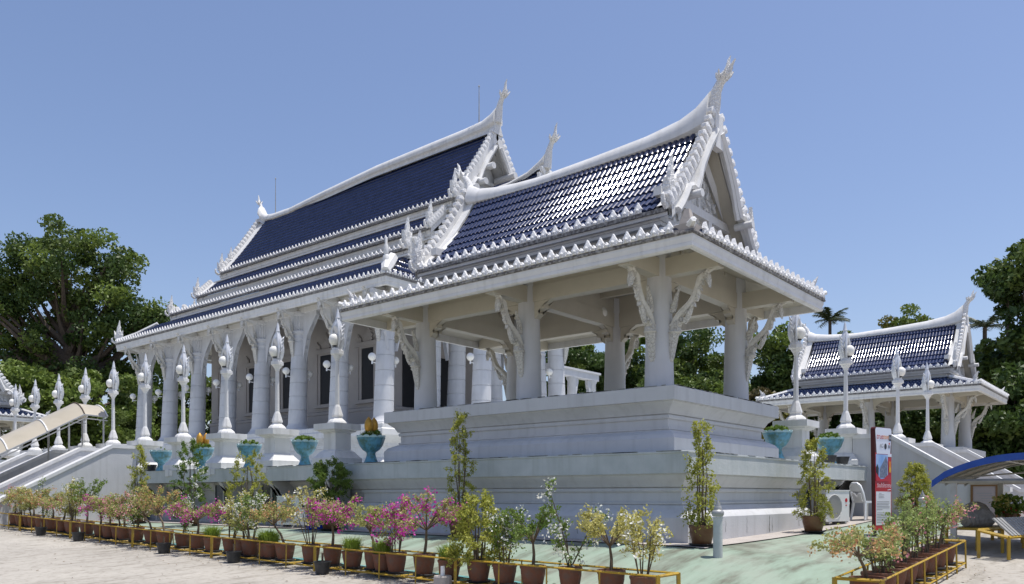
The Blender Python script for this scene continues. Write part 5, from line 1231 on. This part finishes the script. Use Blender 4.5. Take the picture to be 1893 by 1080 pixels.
# ------------------------------------------------------------------ stairs
def stair_wall(name, T, a, d, L, thick, ztop, zend, flat0=.75, flat1=.45, m='wall_l'):
    # wall starting at a (x,y) running in direction d, top profile flat, sloped, flat
    dx, dy = d; b = MB(); nxx, nyy = -dy, dx
    run = L - flat0 - flat1
    pr = [(0, ztop), (flat0, ztop), (L - flat1, zend), (L, zend)]
    def P(s, off, z): return (a[0] + dx * s + nxx * off, a[1] + dy * s + nyy * off, z)
    h = thick / 2
    A = [P(s, -h, z) for s, z in pr]; B = [P(s, h, z) for s, z in pr]; A0 = [P(s, -h, .3) for s, z in pr]; B0 = [P(s, h, .3) for s, z in pr]
    b.strip(A, B); b.strip(A, A0); b.strip(B, B0); b.add([A[0], B[0], B0[0], A0[0]], [(0, 1, 2, 3)]); b.add([A[-1], B[-1], B0[-1], A0[-1]], [(0, 1, 2, 3)])
    o = b.obj(name, m, T)
    c = MB(); h2 = h + .035
    up = [(s, z + .0) for s, z in pr]; up[-1] = (L + .035, zend)
    A = [P(s, -h2, z + .075) for s, z in up]; B = [P(s, h2, z + .075) for s, z in up]; A2 = [P(s, -h2, z - .03) for s, z in up]; B2 = [P(s, h2, z - .03) for s, z in up]
    c.strip(A, B); c.strip(A, A2); c.strip(B, B2); c.strip(A2, B2); c.add([A[-1], B[-1], B2[-1], A2[-1]], [(0, 1, 2, 3)]); c.add([A[0], B[0], B2[0], A2[0]], [(0, 1, 2, 3)])
    q = c.obj('coping', 'white', T)
def steps(T, x0, x1, y0, y1, ax, z0, z1, n, m='apron'):
    for i in range(n):
        b = MB(); f0, f1 = i / n, (i + 1) / n; zt = z0 + (z1 - z0) * (i + 1) / n
        if ax == 'x': b.box(x0 + (x1 - x0) * f0, x0 + (x1 - x0) * f1, y0, y1, .3, zt)
        else: b.box(x0, x1, min(y0 + (y1 - y0) * f0, y0 + (y1 - y0) * f1), max(y0 + (y1 - y0) * f0, y0 + (y1 - y0) * f1), .3, zt)
        b.obj('step', m, T)
sl_ = empty('side_stairs', 'white walled side stairs descending left from the terrace under the beige canopy', 'stairs', (0, 0, 0))
for y in (19.25, 21.55, 23.75, 26.05): stair_wall('stair_wall', sl_, (.25, y), (-1, 0), 4.75, .26, 3.12, 1.25, .95, .3)
for y0, y1 in ((19.4, 21.4), (21.7, 23.6), (23.9, 25.9)): steps(sl_, 0, -3.9, y0, y1, 'x', 2.376, .85, 9, 'wall_l')
sr_ = empty('front_stairs', 'white walled front stairs descending right between the two pavilions', 'stairs', (0, 0, 0))
for x in (9.72, 14.45, 19.2): stair_wall('stair_wall', sr_, (x, .35), (0, -1), 3.45, .26, 3.12, 1.75, .85, .42)
for x0, x1 in ((9.9, 14.3), (14.6, 19.0)): steps(sr_, x0, x1, -.0, -3.6, 'y', 2.376, 1.05, 8)
# landing step at lower left
T = empty('concrete_step', 'low grey concrete step at the far left below the stairs', 'step', (-3.3, 20.6, G(-3.3, 20.6)))
m = MB(); m.box(-1.2, 1.4, -.6, 1.8, -.2, .22); m.obj('lower_tread', 'apron', T); m = MB(); m.box(-.7, 1.4, -.2, 1.8, .22, .42); m.obj('upper_tread', 'apron', T)

# beige canopy over side stairs
cn = empty('stair_canopy', 'arched beige sheet canopy over the side stairs at left', 'canopy', (0, 0, 0))
def arch(x, z, y0=21.8, y1=23.5, rise=.42, n=10): return [(x, y0 + (y1 - y0) * i / n, z + rise * sin(pi * i / n) ** .8) for i in range(n + 1)]
SEC = [(.32, 4.33), (-.45, 4.33), (-1.75, 3.58), (-3.1, 2.82), (-4.6, 1.98)]
SEC = [(.32, 4.30), (-.42, 4.33), (-1.55, 3.68), (-2.7, 3.03), (-4.2, 2.2)]
for i in range(4):
    m = MB(); m.strip(arch(*SEC[i]), arch(*SEC[i + 1])); m.strip(arch(SEC[i][0], SEC[i][1] - .012), arch(SEC[i + 1][0], SEC[i + 1][1] - .012)); m.obj('canopy_sheet', 'beige', cn, 50)
for i, s in enumerate(SEC):
    m = MB(); m.tube([(x, y, z + .012) for x, y, z in arch(*s)], .03 if i != 1 else .022, 5); m.obj('arch_rib', 'white' if i != 1 else 'bark', cn)
m = MB()
for y in (21.8, 23.5):
    m.tube([(x, y, z - .02) for x, z in SEC], .028, 5); m.tube([(x, y, z - .14) for x, z in SEC], .02, 5)
m.obj('side_rails', 'alu', cn)
for x, z0 in ((.2, 2.376), (-.9, 2.4)):
    for y in (21.82, 23.48):
        m = MB(); m.tube([(x, y, z0), (x, y, 4.25 if x > -.5 else 4.0)], .03, 6); m.obj('post', 'alu', cn)

# ------------------------------------------------------------------ small things
def bollard(label, x, y, H):
    T = empty('bollard', label, 'bollard', (x, y, G(x, y)), 0, 'grey bollards with pointed caps'); m = MB()
    m.lathe((0, 0, -.05), [(.068, 0), (.066, H * .72), (.075, H * .73), (.075, H * .75)], 12); m.obj('post', 'alu' if False else 'slab', T, 40)
    m = MB(); m.lathe((0, 0, H * .70 - .0), [(.07, 0), (.088, .03), (.092, .06), (.08, .085), (.06, .10), (.060, .115), (.058, .125), (.050, .15), (.042, .152), (.038, .18), (.029, .182), (.025, .21), (.016, .212), (.004, .265)], 14); m.obj('cap', 'alu', T, 35)
bollard('grey bollard with a pointed cap on the green slope near the terrace corner', -1.0, -1.0, .86)
bollard('grey bollard with a pointed cap by the right stair wall', 7.68, -1.73, .72)
def aircon(label, loc, rz_, logo, W=.85):
    T = empty('air_conditioner', label, 'air conditioner', loc, rz_, 'outdoor air conditioner units by the terrace wall'); H = .72; D = .34
    m = MB(); m.box(-W / 2, W / 2, -D / 2, D / 2, .05, H); m.box(-W / 2 - .01, W / 2 + .01, -D / 2 - .01, D / 2 + .01, H, H + .025); m.obj('case', 'acm', T)
    m = MB()
    for s in (-1, 1): m.box(s * W * .35 - .03, s * W * .35 + .03, -D / 2, D / 2, 0, .05)
    m.obj('feet', 'alu', T)
    m = MB(); n = 20; cxx = -W * .16
    m.add([(cxx + .27 * cos(2 * pi * i / n), -D / 2 - .004, H * .52 + .27 * sin(2 * pi * i / n)) for i in range(n)], [tuple(range(n))]); m.obj('fan_opening', 'grille', T)
    m = MB()
    for r_ in (.27,): m.tube([(cxx + r_ * cos(2 * pi * i / 16), -D / 2 - .012, H * .52 + r_ * sin(2 * pi * i / 16)) for i in range(17)], .006, 4)
    for i in range(-6, 7): q_ = .27 * sqrt(max(.02, 1 - (i / 6.6) ** 2)); m.bar((cxx + i * .041, -D / 2 - .014, H * .52 - q_), (cxx + i * .041, -D / 2 - .014, H * .52 + q_), .007)
    m.obj('fan_guard', 'acm', T)
    m = MB()
    for i in range(14): m.box(-W / 2 - .008, -W / 2 - .001, -D / 2 + .03, D / 2 - .03, .12 + i * .04, .14 + i * .04)
    m.obj('side_louvres', 'grille', T)
    m = MB(); m.lathe((0, 0, 0), [(.045, 0), (.045, .004)], 14); m.v = [(W * .36 + x, -D / 2 - .002 - z, H * .72 + y) for x, y, z in m.v]; m.box(W * .33, W * .39, -D / 2 - .006, -D / 2 - .001, H * .55, H * .58); m.obj('logo', logo, T)
aircon('white air conditioner with a red logo right of the corner under the terrace', (6.45, -.15, G(6.45, -.15) + .05), radians(-16), 'red')
aircon('white air conditioner partly behind the peach shrub by the left wall', (-.25, 10.3, G(-.25, 10.3) + .05), radians(-72), 'sblack', .9)
# plastic chair
T = empty('plastic_chair', 'white plastic chair beside the right air conditioner', 'chair', (8.15, -.4, G(8.15, -.4) + .03), radians(58))
m = MB()
V_ = []
for i in range(5):
    for j in range(5): V_.append((-.21 + .42 * i / 4, -.21 + .42 * j / 4, .44 - .02 * sin(pi * i / 4) * sin(pi * j / 4)))
m.add(V_, [(i * 5 + j, i * 5 + j + 1, (i + 1) * 5 + j + 1, (i + 1) * 5 + j) for i in range(4) for j in range(4)]); m.box(-.22, .22, -.22, -.19, .40, .445); m.box(-.22, .22, .19, .22, .40, .445); m.box(-.22, -.19, -.22, .22, .40, .443); m.box(.19, .22, -.22, .22, .40, .443); m.obj('seat', 'plastic', T)
m = MB()
m.tube([(-.19, .20, .42), (-.20, .26, .62), (-.16, .31, .80), (-.08, .335, .86), (.08, .335, .86), (.16, .31, .80), (.20, .26, .62), (.19, .20, .42)], .03, 6)
m.plate([(-.14, 0), (-.15, .2), (-.06, .2), (-.06, .04), (.06, .04), (.06, .2), (.15, .2), (.14, 0)], .02, (0, .225, .44), (1, 0, 0), (0, .28, .96))
m.plate([(-.16, .0), (-.15, .1), (-.07, .17), (.07, .17), (.15, .1), (.16, 0)], .02, (0, .285, .67), (1, 0, 0), (0, .28, .96))
m.obj('backrest', 'plastic', T, 50)
for sx, sy in ((-1, -1), (1, -1), (-1, 1), (1, 1)):
    m = MB(); m.tube([(sx * .19, sy * .19, .43), (sx * .235, sy * .235, 0)], [.04, .028], 5); m.obj('leg', 'plastic', T)
# stacked white stool between the aircon and the chair
T = empty('plastic_stool', 'white plastic stool between the air conditioner and the chair', 'stool', (7.35, -.1, G(7.35, -.1) + .03), .3)
m = MB(); m.lathe((0, 0, 0), [(.16, .40), (.17, .43), (.165, .45), (.01, .455)], 12); m.obj('seat', 'plastic', T, 40)
for a in range(4):
    m = MB(); m.tube([(.12 * cos(a * pi / 2 + .78), .12 * sin(a * pi / 2 + .78), .42), (.19 * cos(a * pi / 2 + .78), .19 * sin(a * pi / 2 + .78), 0)], [.045, .03], 4); m.obj('leg', 'plastic', T)
# blue crate with handles
T = empty('blue_crate', 'bright blue plastic crate with two upright handles by the terrace wall', 'crate', (-.45, 9.25, G(-.45, 9.25) + .03), -.6)
m = MB(); m.ring(-.22, .22, -.16, .16, [(0, 0), (.03, .36), (.05, .36), (.05, .40), (0.02, .40), (-.02, .05)]); m.obj('box', 'bucket', T)
for s in (-1, 1):
    m = MB(); m.tube([(-.18, s * .16, .38), (-.12, s * .13, .68), (.12, s * .13, .68), (.18, s * .16, .38)], .03, 6); m.obj('handle', 'bucket', T)
# sign
SG = empty('sign_board', 'tall red and white information sign board standing before the right stairs', 'sign', (4.22, -1.66, G(4.2, -1.8)), radians(-13)); zb = .975 - G(4.2, -1.8); W = .62; H = 1.97
def rrect(x0, x1, z0, z1, r, n=4):
    out = []
    for cxx, czz, a0 in ((x1 - r, z1 - r, 0), (x0 + r, z1 - r, 90), (x0 + r, z0 + .005, 180), (x1 - r, z0 + .005, 270)):
        for i in range(n + 1):
            a = radians(a0 + 90 * i / n); rr = r if czz > z0 + .1 else .005; out.append((cxx + rr * cos(a), czz + rr * sin(a)))
    return out
m = MB(); m.plate(rrect(0, W, zb, zb + H, .06), .085, (0, 0, 0), (1, 0, 0), (0, 0, 1)); m.obj('panel', 'maroon', SG)
def flat(name, mt, out, dy): m = MB(); m.add([(x, -.0425 - dy, z) for x, z in out], [tuple(range(len(out)))]); return m.obj(name, mt, SG)
def rc(x0, x1, z0, z1): return [(x0, zb + z0), (x1, zb + z0), (x1, zb + z1), (x0, zb + z1)]
flat('red_face', 'red', rc(.012, W - .012, 0, H * .75), .002)
flat('white_face', 'swhite', [(x, z) for x, z in rrect(.012, W - .012, zb + H * .74, zb + H - .012, .055)], .004)
flat('photo_print', 'sky_p', rc(.03, .47, H * .49, H * .735), .006)
flat('white_corner', 'swhite', rc(.47, W - .012, H * .715, H * .745), .0061)
flat('printed_temple', 'steel_b', [(.17, zb + H * .51), (.44, zb + H * .51), (.46, zb + H * .66), (.40, zb + H * .72), (.30, zb + H * .665), (.17, zb + H * .60)], .008)
flat('printed_tree', 'sblack', [(.03, zb + H * .52), (.12, zb + H * .52), (.13, zb + H * .60), (.08, zb + H * .64), (.03, zb + H * .61)], .009)
flat('red_curve', 'red', [(.03, zb + H * .475), (W - .1, zb + H * .475), (.47, zb + H * .54), (.32, zb + H * .50), (.2, zb + H * .495), (.10, zb + H * .53), (.03, zb + H * .56)], .010)
flat('orange_ribbon', 'sorange', [(.50, zb + H * .56), (.58, zb + H * .56), (.57, zb + H * .67), (.51, zb + H * .67)], .010)
flat('yellow_bell', 'syellow', [(.525, zb + H * .565), (.555, zb + H * .565), (.575, zb + H * .61), (.505, zb + H * .61)], .012)
flat('text_sheet', 'swhite', rc(.035, W - .04, H * .05, H * .375), .006)
m = MB()
for i, wd in enumerate((.45, .46, .43, .47, .46, .2, 0, .46, .44, .47, .46, .45, .47, .2)):
    if wd: z_ = zb + H * (.275 - i * .0155); m.add([(.06, -.052, z_), (.06 + wd, -.052, z_), (.06 + wd, -.052, z_ + .009), (.06, -.052, z_ + .009)], [(0, 1, 2, 3)])
for i in range(4): z_ = zb + H * (.355 - i * .014); m.add([(.13, -.052, z_), (.13 + (.1, .2, .18, .2)[i], -.052, z_), (.13 + (.1, .2, .18, .2)[i], -.052, z_ + .008), (.13, -.052, z_ + .008)], [(0, 1, 2, 3)])
m.obj('small_print', 'sgrey', SG)
def text(body, size, x, z, mt, dy=.012, shear=0, sx=1.0):
    cu = bpy.data.curves.new('lettering', 'FONT'); cu.body = body; cu.size = size; cu.shear = shear; cu.extrude = 0.0
    o = bpy.data.objects.new('lettering', cu); COL.objects.link(o); dg = bpy.context.evaluated_depsgraph_get()
    me = bpy.data.meshes.new_from_object(o.evaluated_get(dg)); bpy.data.objects.remove(o)
    me.materials.clear(); me.materials.append(M[mt]); q = bpy.data.objects.new('lettering', me); COL.objects.link(q); q.parent = SG
    q.location = (x, -.0425 - dy, zb + z); q.rotation_euler = (pi / 2, 0, 0); q.scale = (sx, 1, 1); return q
text('true', .15, .05, H * .885, 'red', sx=.95); text('move', .15, .285, H * .885, 'sorange', sx=.62)
flat('logo_square', 'sblack', rc(.50, .59, H * .872, H * .93), .008); text('H', .10, .515, H * .883, 'swhite', .011)
text('4G', .11, .16, H * .80, 'sgrey'); m = MB(); m.add([(.38 + .045 * cos(i * pi / 8), -.05, zb + H * .815 + .055 * sin(i * pi / 8)) for i in range(16)], [tuple(range(16))]); m.obj('round_emblem', 'sblack', SG)
flat('grey_mark', 'sgrey', rc(.47, .55, H * .80, H * .828), .008); flat('red_mark', 'red', rc(.50, .54, H * .835, H * .852), .008)
text('วัดแก้วโกรวาราม', .105, .05, H * .415, 'swhite', .013, .25, .76); flat('white_flourish', 'swhite', [(.44, zb + H * .386), (.57, zb + H * .392), (.57, zb + H * .400), (.45, zb + H * .394)], .013)
m = MB()
for x in (.08, W - .1): m.bar((x, 0, -.1), (x, 0, zb + .1), .05)
m.obj('legs', 'bark', SG)
# framed notice on the stair wall
T = empty('framed_notice', 'brown framed notice hanging on the right stair wall', 'notice', (9.555, -2.62, 1.5))
m = MB(); m.box(-.02, .0, -.24, .24, -.36, .36); m.obj('paper', 'paper', T); m = MB()
for y0, y1, z0, z1 in ((-.28, -.23, -.40, .40), (.23, .28, -.40, .40), (-.23, .23, .35, .40), (-.23, .23, -.40, -.35)): m.box(-.04, .005, y0, y1, z0, z1)
m.obj('frame', 'wood', T)
m = MB()
for i in range(9): m.box(-.024, -.021, -.16, .16 - (i % 3) * .05, .18 - i * .06, .195 - i * .06)
m.obj('lines', 'sgrey', T)
# blue canopy stall
ST = empty('stall_canopy', 'arched blue edged canopy on grey posts over a stall at right', 'canopy', (0, 0, 0))
def sarch(x, dz=0, n=14): return [(x, -2.86 - 2.75 * i / n, 1.885 + .44 * sin(pi * i / n) ** .7 + dz) for i in range(n + 1)]
m = MB(); m.strip(sarch(3.4), sarch(6.2)); m.obj('roof_top', 'cblue', ST, 50); m = MB(); m.strip(sarch(3.42, -.03), sarch(6.18, -.03)); m.obj('lining', 'canvas', ST, 50)
m = MB(); A = sarch(3.39, .01); B = [(x, y, z - .115) for x, y, z in A]; m.strip(A, B); m.strip([(x + .02, y, z) for x, y, z in A], [(x + .02, y, z) for x, y, z in B]); m.strip(A, [(x + .02, y, z) for x, y, z in A]); m.strip(B, [(x + .02, y, z) for x, y, z in B]); m.obj('valance', 'cblue', ST)
for i, x in enumerate((3.55, 4.4, 5.2, 6.05)):
    m = MB(); m.tube([(x, y, z - .06) for x, y, z in sarch(x)], .018, 5); m.obj('arch_rib', 'alu', ST)
m = MB(); m.bar((3.55, -2.95, 1.885), (3.55, -5.5, 1.885), .05); m.bar((6.05, -2.95, 1.885), (6.05, -5.5, 1.885), .05)
for y in (-3.05, -3.9, -4.7): m.bar((3.55, y, 1.93 + (.0 if y > -3.2 else .3)), (6.05, y, 1.93 + (.0 if y > -3.2 else .3)), .025)
m.bar((3.55, -3.1, 1.93), (6.05, -4.9, 2.15), .02); m.obj('frame_bars', 'alu', ST)
for x, y in ((3.6, -3.16), (5.95, -3.5), (3.6, -5.45), (5.95, -5.45)): m = MB(); m.box(-.045, .045, -.045, .045, G(x, y) - .05, 1.9, c=(x, y, 0)); m.obj('post', 'alu', ST)
# bench with grey slats
BN = empty('slatted_bench', 'yellow framed bench with slanting grey slats at the lower right', 'bench', (4.05, -4.15, G(4.0, -4.0)), radians(-12))
m = MB(); m.bar((-1.3, .22, .40), (1.5, .22, .40), .04); m.bar((-1.3, -.22, .30), (1.5, -.22, .30), .04); m.bar((-1.3, .22, .40), (-1.3, -.22, .30), .04); m.bar((1.5, .22, .40), (1.5, -.22, .30), .04); m.obj('frame', 'yellow', BN)
for x in (-1.28, -.35, .55, 1.48):
    for y in (.22, -.22): m = MB(); m.bar((x, y, -.05), (x, y, .40 if y > 0 else .30), .04); m.obj('leg', 'yellow', BN)
for i in range(22):
    x = -1.2 + i * .125; m = MB(); m.add([(x, -.24, .33), (x + .085, -.24, .33), (x + .085, .04, .60), (x, .04, .60), (x, -.22, .315), (x + .085, -.22, .315), (x + .085, .06, .585), (x, .06, .585)], [(0, 1, 2, 3), (7, 6, 5, 4), (0, 4, 5, 1), (1, 5, 6, 2), (2, 6, 7, 3), (3, 7, 4, 0)]); m.obj('slat', 'alu', BN)
# table with ribbed bundles and flowers
TB_ = empty('yellow_table', 'low yellow table under the blue canopy behind the slatted bench', 'table', (4.7, -3.45, G(4.7, -3.45)), radians(-15))
m = MB(); m.box(-.9, .9, -.3, .3, .30, .34); m.obj('top', 'yellow', TB_)
for x in (-.85, .85):
    for y in (-.26, .26): m = MB(); m.bar((x, y, -.05), (x, y, .30), .045); m.obj('leg', 'yellow', TB_)
for k_, (x, y, z, r_, L, an, lb) in enumerate(((4.45, -3.38, .36, .19, .95, -.25, 'ribbed grey bundle lying on the yellow table'), (5.25, -3.2, .40, .22, .7, -.1, 'second ribbed grey bundle, farther right on the table'))):
    T = empty('ribbed_bundle', lb, 'bundle', (x, y, G(4.7, -3.45) + z + r_ * .7), an); m = MB(); pts = []; rad = []
    for i in range(25): t_ = i / 24; pts.append((-L / 2 + L * t_, 0, -.05 * (2 * t_ - 1) ** 2)); rad.append(r_ * (sin(pi * min(.97, max(.03, t_))) ** .35) * (1 + .07 * cos(i * pi)))
    m.tube(pts, rad, 14); m.obj('wrap', 'stone_b', T, 20)
T = empty('flower_bunch', 'bunch of yellow and red flowers on the yellow table', 'flowers', (5.45, -3.72, G(5.4, -3.7) + .34)); m = MB(); m.lathe((0, 0, 0), [(.09, 0), (.12, .15), (.13, .2)], 10); m.obj('vase', 'glazed', T)
V, F = leaves(np.array((0, 0, .34)) + ball(420, (.30, .30, .22), .1), .09); np_obj('leaves', V, F, 'leaf_d', T); V, F = leaves(np.array((-.05, .1, .40)) + ball(130, (.24, .22, .14), .3), .06, asp=1); np_obj('yellow_blooms', V, F, 'leaf_y', T); V, F = leaves(np.array((.1, -.05, .22)) + ball(70, (.24, .22, .12), .4), .06, asp=1); np_obj('red_blooms', V, F, 'redb', T)
# fallen leaves and crumbs of soil under and before the racks
P = []
for i in range(1500):
    y = R.uniform(-1.8, 19.0); x = -3.55 + R.gauss(-.12, .32); P.append((x, y, G(x, y) + .02))
for i in range(300):
    x = R.uniform(-2.8, 2.0); y = -3.45 + R.gauss(0, .35); P.append((x, y, G(x, y) + .025))
for i in range(260):
    x = R.uniform(-9, -4); y = R.uniform(-3, 18); P.append((x, y, G(x, y) + .012))
P = np.array(P); V, F = leaves(P, .05, asp=.6); V[:, 2] = np.repeat(P[:, 2], 4) + (V[:, 2] - np.repeat(P[:, 2], 4)) * .25
M['litter'] = mat('dry_leaf_litter', (.11, .075, .04), .9, (.20, .14, .075), 9)
tag(np_obj('fallen_leaves', V, F, 'litter'), 'dry fallen leaves scattered under the yellow plant racks', 'leaves', kind='stuff')
